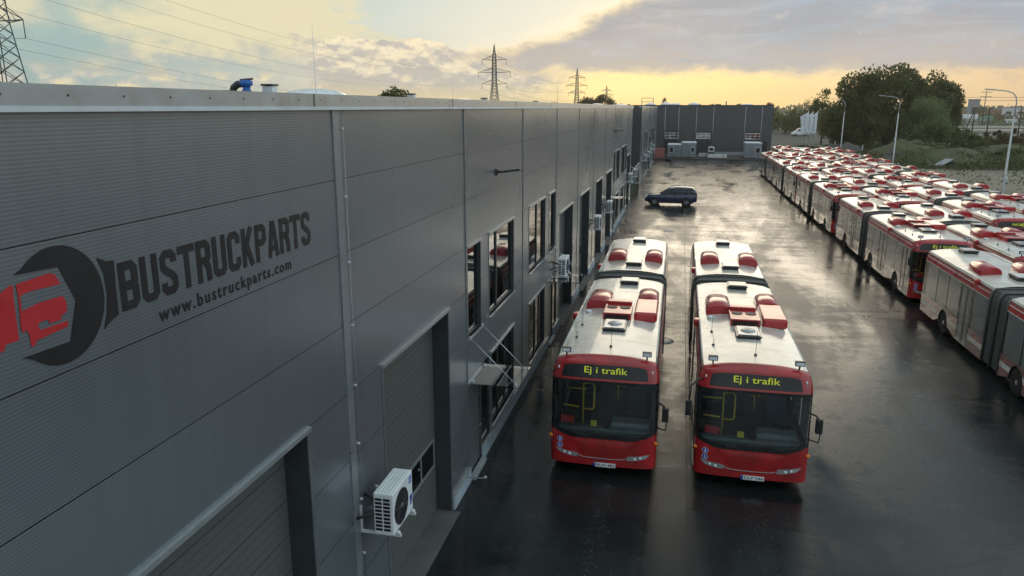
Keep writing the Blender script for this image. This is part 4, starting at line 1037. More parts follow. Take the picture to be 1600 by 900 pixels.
place_bus(proto, -1.53, 17.0, .4, 'left one of the two nose-to-nose parked red buses, close beside the warehouse', 'two red buses parked side by side in the yard', 'ej', 'BUD 482')
for i, (x, ys, nm) in enumerate(ROWS):
    for k, y in enumerate(ys):
        b = copy_tree(proto, None, ('sign_text', 'plate_text'))
        lb = LAB.get((i, k), '%s red and white articulated bus in the %s' % (ORD[k].capitalize(), nm))
        place_bus(b, x + random.uniform(-.06, .06), y, random.uniform(-.35, .35), lb, 'red and white buses parked in rows', 'nobina' if (i, k) == (2, 1) else 'ej')
place_bus(b1, 1.98, 17.1, .0, 'right one of the two red buses in the yard, standing free of the warehouse', 'two red buses parked side by side in the yard', 'ej', 'DLP 546')
proto['label'] = 'left one of the two red buses parked side by side, close to the warehouse wall'

# ------------------------------------------------------------------ cars and vans
def loft(mb, secs, m, smooth=True):
    """secs: list of rings (same length) of points; end caps closed"""
    rings = [[mb.bm.verts.new(p) for p in s] for s in secs]; n = len(secs[0]); k = mb.mi(m)
    for i in range(len(rings) - 1):
        for j in range(n):
            f = mb.bm.faces.new((rings[i][j], rings[i][(j + 1) % n], rings[i + 1][(j + 1) % n], rings[i + 1][j])); f.material_index = k; f.smooth = smooth
    for rg in (rings[0][::-1], rings[-1]): f = mb.bm.faces.new(rg); f.material_index = k
def lerp_tab(t, tab):
    for (a, va), (b, vb) in zip(tab, tab[1:]):
        if t <= b: f = (t - a) / (b - a) if b > a else 0; return va + (vb - va) * max(0, f)
    return tab[-1][1]
def make_vehicle(name, L_, W_, paint, bot, belt, glassz, wheels, rw, light_z, wins, pillar_y, front_wind, simple=False):
    """x is forward-negative (nose at -L/2). bot/belt/glassz: (x, z) tables of sill, waist and roof line"""
    r = empty(name); h = L_ / 2; m = MB(); secs = []
    xs = [-h, -h + .06, -h + .2, -h + .5] + [-h + .5 + (L_ - .8) * i / 14 for i in range(1, 14)] + [h - .18, h - .05, h]
    for x in xs:
        zb, zt = lerp_tab(x, bot), lerp_tab(x, belt); e = min(1, (abs(x) - h + .45) / .45) if abs(x) > h - .45 else 0
        w = W_ / 2 * (1 - .16 * e * e)
        secs.append([(x, -w * .93, zb), (x, -w, zb + .14), (x, -w * 1.0, zb + (zt - zb) * .55), (x, -w * .96, zt - .05), (x, -w * .88, zt), (x, w * .88, zt), (x, w * .96, zt - .05), (x, w, zb + (zt - zb) * .55), (x, w, zb + .14), (x, w * .93, zb)])
    loft(m, secs, paint); m.build('body', r)
    m = MB(); secs = []
    gx0, gx1 = glassz[0][0], glassz[-1][0]; N = 16
    for i in range(N + 1):
        x = gx0 + (gx1 - gx0) * i / N; zt = lerp_tab(x, belt) - .03; zr = max(lerp_tab(x, glassz), zt + .02); f = (zr - zt)
        w0 = W_ / 2 * .90; w1 = W_ / 2 * (.90 - .14 * min(1, f / .5))
        secs.append([(x, -w0, zt), (x, -(w0 + w1) / 2 - .01, zt + f * .5), (x, -w1, zr - .06 * min(1, f)), (x, -w1 * .82, zr), (x, w1 * .82, zr), (x, w1, zr - .06 * min(1, f)), (x, (w0 + w1) / 2 + .01, zt + f * .5), (x, w0, zt)])
    loft(m, secs, paint); m.build('cabin_roof', r)
    def sidept(x, t, s, off=.012):
        zt = lerp_tab(x, belt) - .03; zr = max(lerp_tab(x, glassz), zt + .02); f = zr - zt; w0 = W_ / 2 * .90; w1 = W_ / 2 * (.90 - .14 * min(1, f / .5))
        z = zt + f * t; w = w0 + (w1 - w0) * min(1, t * 1.05); return (x, s * (w + off), z)
    for s in (-1, 1):
        for a, b in wins:
            m = MB(); m.grid(lambda u, v: sidept(a + (b - a) * u, .12 + .70 * v, s), 6, 4, 'bus_black'); m.build('window', r)
    m = MB(); x0, x1 = front_wind
    m.grid(lambda u, v: (lambda x: (x - .015, (2 * u - 1) * W_ / 2 * (.80 - .08 * v), max(lerp_tab(x, glassz), lerp_tab(x, belt)) + .012))(x0 + (x1 - x0) * v), 6, 6, 'bus_black'); m.build('windscreen', r)
    for x in wheels:
        for s in (-1, 1):
            M = Matrix.Translation((x, s * (W_ / 2 - .11), rw)) @ Matrix.Rotation(R(-90) * s, 4, 'X')
            m = MB(); m.lathe([(rw * .62, -.10), (rw * .94, -.12), (rw, -.08), (rw, .08), (rw * .94, .12), (rw * .64, .11)], 'rubber', 24, M); w = m.build('wheel', r)
            m = MB(); m.lathe([(rw * .64, .10), (rw * .6, .05), (rw * .2, .07), (.001, .09)], 'trim_grey', 20, M)
            for k in range(5):
                a = k * 2 * math.pi / 5; p = M @ Vector((0, 0, .085)); q = M @ Vector((rw * .6 * math.cos(a), rw * .6 * math.sin(a), .10)); m.tube([p, q], .035, 'silver', 5)
            m.build('rim', w)
            m = MB(); Ma = Matrix.Translation((x, s * (W_ / 2 - .004), rw)) @ Matrix.Rotation(R(-90) * s, 4, 'X')
            m.lathe([(rw * 1.16, -.02), (rw * 1.18, .012), (rw * 1.0, .012), (.001, -.0)], 'ink', 24, Ma); m.build('wheel_arch', r)
    for s in (-1, 1):
        m = MB(); m.box(-h + .005, -h + .22, s * W_ * .36 - .18, s * W_ * .36 + .18, light_z - .07, light_z + .07, 'lens', .03); m.build('headlight', r)
        m = MB(); m.box(h - .16, h + .005, s * W_ * .38 - .16, s * W_ * .38 + .16, light_z + .12, light_z + .26, 'red_lens', .03); m.build('tail_lamp', r)
        m = MB(); mx_ = front_wind[0] + .35; m.box(mx_, mx_ + .14, s * (W_ / 2 - .02), s * (W_ / 2 + .2), lerp_tab(mx_, belt) + .02, lerp_tab(mx_, belt) + .18, 'frame_dark', .03); m.build('side_mirror', r)
    m = MB(); m.box(-h - .015, -h + .05, -.45, .45, light_z - .18, light_z + .02, 'frame_dark', .02); m.build('grille', r)
    m = MB(); m.box(-h + .35, h - .35, -W_ / 2 - .008, W_ / 2 + .008, bot[2][1] - .02, bot[2][1] + .10, 'frame_dark', .02); m.build('sill_trim', r)
    return r
suv = make_vehicle('parked_car', 4.75, 1.92, 'car_blue', [(-2.4, .42), (-1.9, .30), (0, .28), (1.9, .30), (2.4, .45)], [(-2.4, .74), (-2.25, .86), (-1.9, .96), (-.95, 1.07), (0, 1.08), (1.5, 1.12), (2.25, 1.14), (2.4, 1.0)],
    [(-1.02, 1.07), (-.6, 1.34), (-.1, 1.62), (.3, 1.73), (1.4, 1.74), (1.95, 1.70), (2.2, 1.50), (2.36, 1.14)], (-1.47, 1.42), .39, .80, [(-.62, .28), (.36, 1.22), (1.3, 2.02)], .3, (-.98, -.14))
suv.location = (-.72, 71.6, 0); suv.rotation_euler = (0, 0, R(-2)); tag(suv, 'dark blue SUV standing across the wet yard, nose to the warehouse', 'car')
m = MB()
for s in (-.62, .62): m.tube([(-.1, s, 1.68), (0, s, 1.74), (1.3, s, 1.74), (1.5, s, 1.69)], .018, 'silver', 6)
m.build('roof_rail', suv)
van = make_vehicle('parked_van', 5.6, 2.0, 'white_paint', [(-2.8, .45), (-2.2, .33), (0, .32), (2.2, .33), (2.8, .45)], [(-2.8, .95), (-2.6, 1.15), (-1.75, 1.38), (0, 1.42), (2.7, 1.42), (2.8, 1.35)],
    [(-1.8, 1.38), (-1.2, 2.0), (-.8, 2.42), (-.3, 2.55), (2.4, 2.55), (2.76, 2.45), (2.79, 1.45)], (-1.8, 1.6), .36, .90, [(-1.35, -.35)], 0, (-1.78, -.9))
van.location = (36.9, 258, 0); van.rotation_euler = (0, 0, R(12)); tag(van, 'white panel van parked by the trees behind the flags', 'van')
car2 = make_vehicle('parked_car', 4.2, 1.78, 'white_paint', [(-2.1, .42), (-1.7, .28), (0, .26), (1.7, .28), (2.1, .4)], [(-2.1, .74), (-1.95, .82), (-1.0, .95), (0, .96), (1.6, 1.0), (2.1, .9)],
    [(-1.05, .95), (-.4, 1.36), (.1, 1.48), (1.2, 1.46), (1.8, 1.2), (2.05, .98)], (-1.3, 1.3), .32, .68, [(-.55, .25), (.33, 1.2)], .3, (-1.0, -.2))
car2.location = (36.2, 288, 0); car2.rotation_euler = (0, 0, R(78)); tag(car2, 'small white car facing away on the far gravel lot, left of the white van', 'car')

# ------------------------------------------------------------------ back of the yard
bb = empty('warehouse', (0, 0, 0)); tag(bb, 'dark grey warehouse closing the far end of the yard, with three glazed door strips', 'warehouse')
YB = 152.0
m = MB(); m.box(-34, 16.6, YB, 190, 0, 9.22, 'wall_dark'); m.build('wall', bb)
m = MB(); m.box(-34.1, 16.7, YB - .06, YB + .3, 9.22, 9.36, 'frame_dark'); m.build('parapet', bb)
for x in (-3.4, -.8, 2.55, 5.7, 11.6, 14.6):
    m = MB(); m.tube([(x, YB - .06, .3), (x, YB - .06, 9.1)], .045, 'steel', 6); m.build('downpipe', bb)
for x in (-3.35, 2.6, 11.75):
    m = MB(); m.box(x, x + 2.75, YB - .03, YB, .1, 4.4, 'frame_dark'); d = m.build('garage_door', bb)
    m = MB(); z0, z1 = 3.05, 4.05
    for k in range(4): m.box(x + .06 + k * .86, x + .13 + k * .86, YB - .06, YB - .03, z0, z1, 'white_paint')
    for z in (z0 - .07, (z0 + z1) / 2 - .035, z1): m.box(x + .06, x + 2.71, YB - .062, YB - .03, z, z + .07, 'white_paint')
    m.build('window_frame', d)
    m = MB(); m.box(x + .1, x + 2.68, YB - .04, YB - .032, z0, z1, 'window_glass'); m.build('pane', d)
for x in (1.35, 14.75):
    m = MB(); m.box(x, x + 1.15, YB - .02, YB, .2, 2.6, 'ink'); m.build('entrance_door', bb)
m = MB(); m.box(5.6, 11.6, YB - .05, YB, 0, .55, 'concrete'); m.build('plinth', bb)
for x, y, r_, h_ in ((-3.4, 155, 1.1, .45), (-1.6, 155, 1.0, .35), (2.0, 155, 1.0, .45), (-6.5, 156, 1.0, .4), (12.0, 156, 1.1, .22)): dome_part(bb, x, y, r_, h_, 9.22)
m = MB(); m.tube([(8.2, 158, 9.2), (8.2, 158, 10.1)], .1, 'frame_dark', 8); m.box(6.1, 7.2, 157, 158, 9.2, 9.55, 'frame_dark'); m.build('vent_stack', bb)

def site_cabin(x, y, w, l, h, rz, label, win):
    r = empty('site_cabin', (x, y, 0), R(rz)); tag(r, label, 'site cabin', 'site cabins at the end of the yard')
    m = MB(); m.box(-w / 2, w / 2, 0, l, .12, h, 'cabin', .03)
    for k in range(int(w / .22)): m.box(-w / 2 + .12 + k * .22, -w / 2 + .19 + k * .22, -.012, 0, .3, h - .25, 'cabin_rib')
    m.build('shell', r)
    m = MB(); m.box(-w / 2 - .04, w / 2 + .04, -.05, l + .05, h, h + .10, 'white_paint', .02); m.build('roof', r)
    m = MB(); m.box(win[0], win[1], -.035, -.013, win[2], win[3], 'white_paint'); wo = m.build('window', r)
    m = MB(); m.box(win[0] + .07, win[1] - .07, -.042, -.036, win[2] + .07, win[3] - .07, 'bus_black'); m.build('pane', wo)
    m = MB(); m.box(-win[1] * .2 - .45 if win[0] > 0 else .1, -win[1] * .2 + .35 if win[0] > 0 else .9, -.03, -.013, .25, 2.1, 'cabin_rib'); m.build('door', r)
    return r
site_cabin(-1.25, 141, 2.4, 5.8, 2.25, 0, 'pale site cabin with dark window, leftmost at the yard end', (-.95, -.1, .85, 1.95))
site_cabin(1.35, 141.3, 2.5, 5.8, 2.62, 0, 'taller pale blue site cabin, second from the left at the yard end', (.3, 1.0, 1.0, 1.9))
site_cabin(12.5, 140.5, 2.8, 5.8, 2.7, 0, 'grey site cabin beside the first row of buses at the yard end', (.3, 1.15, 1.0, 2.0))
pb = empty('skip_container', (-3.9, 139.5, 0)); tag(pb, 'faded pink waste skip against the warehouse end', 'skip')
m = MB(); m.prism([(-.9, .25), (-.7, 0), (.7, 0), (.9, .25), (.95, 1.6), (-.95, 1.6)], lambda a, b, c: (a, c, b), 0, 1.8, 'pink_paint'); m.build('tub', pb); m = MB(); m.box(-1.0, 1.0, -.04, 1.84, 1.6, 1.68, 'pink_paint', .02); m.build('rim', pb)
for i, (x, y, w, l, lb) in enumerate(((6.3, 140, 3.4, 1.2, 'stack of white wrapped panels lying behind the yard fence'), (4.4, 143, 2.6, 1.0, 'white timber planks stacked behind the yard fence'))):
    p = empty('panel_stack', (x, y, 0)); tag(p, lb, 'panel stack')
    m = MB()
    for k in range(4): m.box(-w / 2 + .1 * random.random(), w / 2 - .1 * random.random(), 0, l, .15 + k * .15, .28 + k * .15, 'white_paint' if i == 0 else 'zinc_white', .01)
    m.build('panels', p); m = MB()
    for q in (-w / 3, 0, w / 3): m.box(q - .06, q + .06, 0, l, 0, .15, 'wood')
    m.build('pallet', p)
lo = empty('mini_loader', (5.3, 142.6, 0)); tag(lo, 'small white loader cab standing behind the yard fence', 'loader')
m = MB(); m.box(-.5, .5, -.5, .5, 1.05, 1.95, 'white_paint', .06); m.build('cab', lo); m = MB(); m.box(-.38, .38, -.52, -.5, 1.25, 1.8, 'bus_black'); m.build('window', lo); m = MB(); m.box(-.55, .55, -.9, .6, .5, 1.05, 'frame_dark', .05); m.build('chassis', lo)
for a in (-.55, .55):
    for b in (-.6, .4):
        m = MB(); m.lathe([(.2, -.1), (.34, -.1), (.36, 0), (.34, .1), (.1, .1), (.001, .08)], 'rubber', 16, Matrix.Translation((a, b, .36)) @ Matrix.Rotation(R(90), 4, 'Y')); m.build('wheel', lo)
fe = empty('site_fence', (0, 136.8, 0)); tag(fe, 'thin dark mesh fence along the far edge of the asphalt', 'fence')
for k in range(8):
    m = MB(); x = -4.4 + k * 2.9; m.tube([(x, 0, 0), (x, 0, 1.5)], .03, 'frame_dark', 6); m.build('post', fe)
m = MB()
for z in (.12, .5, .9, 1.2, 1.45): m.tube([(-4.4, 0, z), (15.9, 0, z)], .012, 'rust_mesh', 4)
for k in range(80): m.tube([(-4.4 + k * .25, 0, .1), (-4.4 + k * .25, 0, 1.45)], .005, 'rust_mesh', 3)
m.build('mesh_panel', fe)
m = MB(); m.box(-4.6, 16, 136.3, 136.65, 0, .12, 'frame_dark', .02); structure(m, 'kerb')
bg_ = empty('rubble_sack', (-2.1, 133, 0)); tag(bg_, 'black sack lying on the asphalt near the far kerb', 'sack')
m = MB(); m.lathe([(.3, 0), (.52, .1), (.50, .26), (.30, .42), (.10, .46), (.001, .47)], 'ink', 14, Matrix.Diagonal((1.25, .8, 1, 1))); m.build('sack_body', bg_); m = MB(); m.lathe([(.05, .44), (.09, .56), (.02, .60)], 'ink', 8); m.build('sack_neck', bg_)

# flags
for i, (x, y, lb) in enumerate(((25.6, 170.2, 'leftmost of the three white banner flags, its corner blowing left'), (26.5, 170.2, 'middle one of the three white banner flags'), (27.4, 170.2, 'rightmost of the three white banner flags'))):
    r = empty('banner_flag', (x, y, 0)); tag(r, lb, 'flag', 'white banner flags behind the buses')
    m = MB(); m.tube([(0, 0, 0), (0, 0, 8.2)], [.07, .05], 'white_paint', 8); m.build('pole', r)
    m = MB()
    def cl(u, v, o=i): 
        w = 1.25 * (.9 + .1 * v); return (-u * w - (.35 * u * u * v if o == 0 else 0), .14 * math.sin(u * 5 + v * 4 + o), 3.5 + 4.5 * v - (1.0 * u * (v ** 3)) )
    m.grid(cl, 12, 20, 'flag_cloth'); f = m.build('cloth', r); md = f.modifiers.new('thickness', 'SOLIDIFY'); md.thickness = .012
    m = MB(); rnd = random.Random(i)
    for k in range(9):
        zz = 4.2 + k * .33; a = Vector(cl(.48, (zz - 3.5) / 4.5)); wv = rnd.uniform(.05, .12)
        m.box(a.x - wv, a.x + wv, a.y - .03, a.y - .014, zz, zz + rnd.uniform(.08, .22), 'emblem_blue')
    m.build('print', r)
# street lamps
for i, (x, y, lb) in enumerate(((26.4, 70, 'nearest tall curved street lamp beside the outer bus row, at the right edge'), (26.5, 105, 'middle curved street lamp, standing before the big trees'), (26.8, 140, 'farthest curved street lamp, left of the big trees'))):
    r = empty('street_lamp', (x, y, 0)); tag(r, lb, 'street lamp', 'street lamps beside the bus rows')
    m = MB(); m.tube([(0, 0, 0), (0, 0, 1.2), (0, 0, 8.2)], [.11, .10, .065], 'lamp_post', 10); m.build('post', r)
    m = MB(); m.tube([(0, 0, 8.2), (.02, 0, 9.3), (-.08, 0, 9.75), (-.35, 0, 10.05), (-.8, 0, 10.2), (-1.7, 0, 10.3)], [.055, .05, .05, .045, .042, .04], 'lamp_post', 8); m.build('arm', r)
    m = MB(); m.obox(Vector((-2.05, 0, 10.33)), (.8, .28, .09), Matrix.Rotation(R(5), 3, 'Y').to_euler(), 'lamp_post', .03); m.build('lamp_head', r)
    if i == 0: m = MB(); m.box(-.35, .12, -.12, .12, 3.0, 3.12, 'lamp_post', .02); m.box(-.05, .2, -.08, .08, 2.85, 3.3, 'zinc_white', .03); m.build('sensor_box', r)

# ------------------------------------------------------------------ pylons and lines
def pylon(x, y, H, label, rz=0.0, s=1.0, aw=1.0):
    r = empty('power_pylon', (x, y, 0), R(rz)); tag(r, label, 'pylon', 'lattice power pylons')
    t = .045 * s
    def hw(z): return (2.6 - (2.6 - .85) * min(1, z / (H * .55))) if z < H * .55 else (.85 - .2 * (z - H * .55) / (H * .3) if z < H * .85 else max(.05, .65 * (H - z) / (H * .15)))
    m = MB(); zs = [0]; 
    while zs[-1] < H - .4: zs.append(min(H, zs[-1] + max(1.1, hw(zs[-1]) * 1.05)))
    for a, b in zip(zs, zs[1:]):
        A, B = hw(a), hw(b); ca = [(-A, -A), (A, -A), (A, A), (-A, A)]; cb = [(-B, -B), (B, -B), (B, B), (-B, B)]
        for i in range(4):
            j = (i + 1) % 4
            m.tube([(*ca[i], a), (*cb[i], b)], t * 1.7, 'lattice', 4, False); m.tube([(*ca[i], a), (*cb[j], b)], t, 'lattice', 4, False); m.tube([(*ca[j], a), (*cb[i], b)], t, 'lattice', 4, False)
    m.build('mast', r)
    for z, w in ((H * .54, 5.2 * aw), (H * .675, 6.6 * aw), (H * .82, 5.0 * aw)):
        m = MB()
        for sgn in (-1, 1):
            for e in (-1, 1): m.tube([(sgn * hw(z) * .9, e * hw(z) * .9, z), (sgn * w, 0, z + .2)], t * 1.3, 'lattice', 4, False); m.tube([(sgn * hw(z) * .8, e * hw(z) * .8, z + 1.8), (sgn * w, 0, z + .25)], t, 'lattice', 4, False)
            for q in (.4, .65): 
                xx = sgn * (hw(z) + (w - hw(z)) * q); m.tube([(xx, 0, z + .15), (sgn * (hw(z) + (w - hw(z)) * max(0, q - .25)), 0, z + 1.8 * (1 - q + .2))], t * .8, 'lattice', 4, False)
        a = m.build('crossarm', r)
        for sgn in (-1, 1):
            m = MB(); m.tube([(sgn * w, 0, z + .2), (sgn * w, 0, z - 1.7)], .05 * s, 'lattice', 6); m.build('insulator', a)
    return [(x + sg * w * math.cos(R(rz)), y + sg * w * math.sin(R(rz)), z - 1.7) for z, w in ((H * .54, 5.2 * aw), (H * .675, 6.6 * aw), (H * .82, 5.0 * aw)) for sg in (-1, 1)]
pA = pylon(-72.6, 70.5, 33, 'nearest lattice pylon, cut by the top left corner', 6, 1.0, .62)
pB = pylon(-74.5, 300.9, 33.2, 'tall lattice pylon with three crossarms in the sky above the warehouse roof', 0, 1.5)
pC = pylon(-65.1, 475.6, 32.4, 'smaller pylon to the right of the tall one above the roof', 0, 2.0)
pD = pylon(-81.1, 826, 32.2, 'tiny distant pylon among the treetops at the roof edge', 0, 3.0)
def wire(p, q, sag, nm, r_=.035):
    m = MB(); n = 24
    m.tube([(p[0] + (q[0] - p[0]) * t, p[1] + (q[1] - p[1]) * t, p[2] + (q[2] - p[2]) * t - sag * 4 * t * (1 - t)) for t in [k / n for k in range(n + 1)]], r_, 'wire', 4, False); o = m.build('power_line')
    return tag(o, nm, 'power line', 'power lines between the pylons')
lev = ['lower left', 'lower right', 'middle left', 'middle right', 'upper left', 'upper right']
for k in range(6):
    wire(pA[k], pB[k], 6.0, '%s wire from the corner pylon to the tall pylon' % lev[k].capitalize(), .016)
    wire(pB[k], pC[k], 4.0, '%s wire from the tall pylon to the smaller pylon beside it' % lev[k].capitalize(), .04)
    wire(pA[k], (pA[k][0] + 6, -80, pA[k][2]), 3.0, '%s wire leaving the corner pylon out of the picture' % lev[k].capitalize(), .028)
ga = empty('roof_gantry', (-10.9, 239.7, 0)); tag(ga, 'thin square frame gantry seen over the roof edge before the golden sky', 'gantry')
m = MB()
for x in (-1.75, 1.75): m.tube([(x, 0, 0), (x, 0, 11.8)], .09, 'lattice', 5)
for z in (11.7, 10.6): m.tube([(-1.75, 0, z), (1.75, 0, z)], .07, 'lattice', 5)
m.build('frame', ga)
def upole(x, y, H, label, strut=None, arm=True):
    r = empty('utility_pole', (x, y, 0)); tag(r, label, 'utility pole', 'wooden utility poles by the field')
    m = MB(); m.tube([(0, 0, 0), (0, 0, H)], [.17, .12], 'wood', 8); m.build('pole', r)
    if strut: m = MB(); m.tube([(strut, 0, 0), (-.05, 0, H - .3)], [.15, .11], 'wood', 8); m.build('strut', r)
    if arm: m = MB(); m.box(-.9, .9, -.06, .06, H - .5, H - .36, 'wood'); m.build('crossarm', r)
upole(63.6, 190, 8.6, 'dark wooden pole with a leaning strut, left of the other field poles', -2.6, False)
upole(70.3, 200.5, 9.0, 'dark wooden pole with crossarm, right of the strutted pole')
upole(83.3, 217, 8.9, 'dark wooden pole at the right picture edge beyond the lamp')
ms = empty('power_mast', (146.5, 425.5, 0)); tag(ms, 'slim pale mast with two crossarms on the right horizon', 'mast')
m = MB(); m.tube([(0, 0, 0), (0, 0, 17)], [.3, .15], 'lattice', 6); m.build('pole', ms)
for z in (16.3, 14.2): m = MB(); m.tube([(-2.6, 0, z), (2.6, 0, z)], .12, 'lattice', 5); m.build('crossarm', ms)
for k, z in enumerate((14.0, 12.4)):
    m = MB(); m.tube([(60 + 14 * q, 470 - 4.5 * q, z - .1 * math.sin(q)) for q in range(5, 16)], .09, 'wire', 4, False); tag(m.build('power_line'), '%s horizontal wire across the right horizon past the slim mast' % ('Upper' if k == 0 else 'Lower'), 'power line', 'wires over the field')

# ------------------------------------------------------------------ trees
def tree(name, x, y, H, rx, rz_, m, label, n, leaf, seed, base=.22, group=None, cat='tree', trunk=.22, clumps=26, sparse=0.0, ry=None):
    rnd = random.Random(seed); r = empty(name, (x, y, 0)); tag(r, label, cat, group); ry = ry or rx
    cz = H * base + (H - H * base) / 2; hz = (H - H * base) / 2
    cl = []
    for k in range(clumps):
        while True:
            p = Vector((rnd.uniform(-1, 1), rnd.uniform(-1, 1), rnd.uniform(-1, 1)))
            if .25 < p.length < 1: break
        p = p.normalized() * (p.length ** .45)
        taper = 1 - .30 * max(0, p.z)
        cl.append((Vector((p.x * rx * .80 * taper, p.y * ry * .80 * taper, cz + p.z * hz * .82)), rnd.uniform(.24, .46) * min(rx, hz)))
    pts = []
    for k in range(n):
        c, rad = cl[rnd.randrange(len(cl))]
        d = Vector((rnd.gauss(0, 1), rnd.gauss(0, 1), rnd.gauss(0, 1))).normalized() * rad * rnd.random() ** (.33 if sparse == 0 else .6)
        p = c + d * Vector((1, 1, .8)).length / 1.62
        if p.z > .2: pts.append(p)
    t = MB(); t.tube([(0, 0, 0), (.1, 0, H * .25), (rnd.uniform(-.3, .3), .1, H * .55), (rnd.uniform(-.5, .5), 0, H * .85)], [trunk, trunk * .8, trunk * .5, trunk * .12], 'bark', 8)
    for c, rad in cl[:14]:
        z0 = rnd.uniform(.18, .55) * H; s = Vector((0, 0, min(z0, c.z - .1))); mid = (s + c) / 2 + Vector((0, 0, -.2)); t.tube([s, mid, c], [trunk * .42, trunk * .25, trunk * .06], 'bark', 5)
    t.build('trunk', r); leaf_cards('crown', pts, leaf, m, r, seed)
    return r
BG = 'big trees beside the lot'
tree('broad_tree', 42.5, 176, 17.6, 9.6, 0, 'leaf_dark', 'tallest dark green tree with broad domed crown behind the street lamps', 24000, .62, 1, .10, BG, clumps=52, trunk=.5)
tree('broad_tree', 35.0, 177, 15.4, 6.6, 0, 'leaf_dark', 'dark green rounded tree on the left shoulder of the big tree group', 14000, .60, 2, .0, BG, clumps=36, trunk=.4)
tree('broad_tree', 51.5, 180, 16.4, 6.6, 0, 'leaf_dark', 'dark green tree on the right shoulder of the big tree group', 14000, .60, 3, .0, BG, clumps=40, trunk=.4)
tree('broad_tree', 57.2, 184, 13.4, 3.2, 0, 'leaf_dark', 'small loose dark tree at the right end of the big tree group', 2600, .5, 4, .3, BG, clumps=16, sparse=1)
tree('young_tree', 47.0, 167, 11.6, 5.0, 0, 'leaf_pale', 'pale grey-green tree with thin white stems in front of the big trees', 10000, .42, 5, .0, BG, clumps=40, trunk=.13)
tree('young_tree', 38.5, 170, 8.4, 4.2, 0, 'leaf_mid', 'bushy mid green tree below the tallest tree, behind the middle lamp', 5000, .45, 6, .0, BG, clumps=24)
tree('young_tree', 33.4, 199, 13.8, 3.6, 0, 'leaf_mid', 'airy tree with backlit top, left of the big tree group', 3000, .48, 7, .1, BG, clumps=20, sparse=1)
tree('young_tree', 41.6, 276, 12.5, 4.4, 0, 'leaf_brown', 'thin bare-topped tree glowing in the low sun, left of the airy tree', 1000, .5, 8, .2, BG, clumps=18, sparse=1)
tree('young_tree', 36.0, 192, 9.5, 3.8, 0, 'leaf_mid', 'dense low tree right behind the three flags', 4500, .45, 9, .0, BG, clumps=20)
tree('young_tree', 36.5, 276, 8.6, 4.6, 0, 'leaf_mid', 'low bushy tree behind the white van', 3500, .48, 10, .0, BG, clumps=18)
rnd = random.Random(5)
for k in range(11):
    x = 22 + k * 2.6 + rnd.uniform(-1, 1); y = 300 + rnd.uniform(-12, 22); H = 8.2 + rnd.uniform(-.8, 2.2)
    tree('field_tree', x + 3, y, H, rnd.uniform(3.0, 4.4), 0, rnd.choice(['leaf_dark', 'leaf_mid', 'leaf_brown', 'leaf_mid']), 'low tree in the distant hedge between the far warehouse and the big trees', 750, .8, 40 + k, .0, 'hedge trees beyond the far lot', clumps=14)
for k, (x, y, H, rx, lb) in enumerate(((-43.6, 112, 11.7, 4.2, 'dark treetop peeping over the roof edge above the near warehouse'), (-26.5, 258, 13.0, 5.6, 'treetop right beside the tiny distant pylon at the roof edge'), (-32.0, 262, 12.4, 4.6, 'treetop just left of the tiny distant pylon at the roof edge'), (-6.4, 260, 12.3, 2.6, 'glowing small treetop above the left end of the back warehouse'), (8.2, 240, 10.9, 2.0, 'small treetop above the middle of the back warehouse'), (16.7, 240, 10.8, 2.2, 'small treetop above the right part of the back warehouse'), (27.2, 258, 10.9, 2.6, 'small treetop at the right end of the back warehouse'), (-70, 66, 11.2, 1.2, 'tiny dark treetop at the foot of the corner pylon'))):
    tree('roofline_tree', x, y, H, rx, 0, 'leaf_dark' if k in (0, 7) else 'leaf_brown', lb, 6500 if k < 3 else 800, .5 if k < 3 else .45, 80 + k, .40 if k < 3 else .35, 'treetops showing above the roofs', clumps=70 if k < 3 else 14, sparse=1)
for k, (x, y, H, rx) in enumerate(((74, 205, 3.6, 5.6), (83, 214, 4.0, 6.2), (91, 222, 3.6, 6), (66, 214, 3.8, 5.2), (78, 190, 3.0, 5.4), (61, 196, 4.4, 4.6), (88, 196, 2.6, 5.0), (97, 214, 3.4, 5.5), (69, 186, 3.2, 5), (72, 222, 3.8, 5.6), (96, 232, 3.6, 6), (82, 200, 3.0, 5.2), (104, 226, 3.4, 6), (62, 182, 2.8, 4.2))):
    tree('field_shrub', x, y, H, rx, 0, ['leaf_brown', 'leaf_dark'][k % 2], 'dark scrubby bush in the thicket behind the right street lamp', 1500, .5, 120 + k, 0, 'scrub bushes at the right', 'shrub', .06, 14)
for k, (x, y, H, rx, lb) in enumerate(((50.5, 160, 3.2, 4.0, 'green willow shrub at the foot of the pale tree'), (55.5, 164, 4.4, 3.6, 'taller green shrub right of the pale tree'), (37, 160, 2.6, 3.6, 'dark shrub on the earth mound left of the middle lamp'), (43, 158, 2.4, 3.0, 'low shrub between the two right street lamps'), (46.5, 150, 1.5, 2.6, 'low dense shrub on the near slope of the grass mound'), (57, 152, 1.8, 3.4, 'wide low shrub right of the grass mound'), (33.5, 149, 1.3, 2.2, 'small dark shrub at the left end of the mound'))):
    tree('green_shrub', x, y, H, rx, 0, 'leaf_mid' if k != 2 else 'leaf_dark', lb, 1300, .45, 140 + k, 0, 'shrubs under the trees', 'shrub', .05, 16)
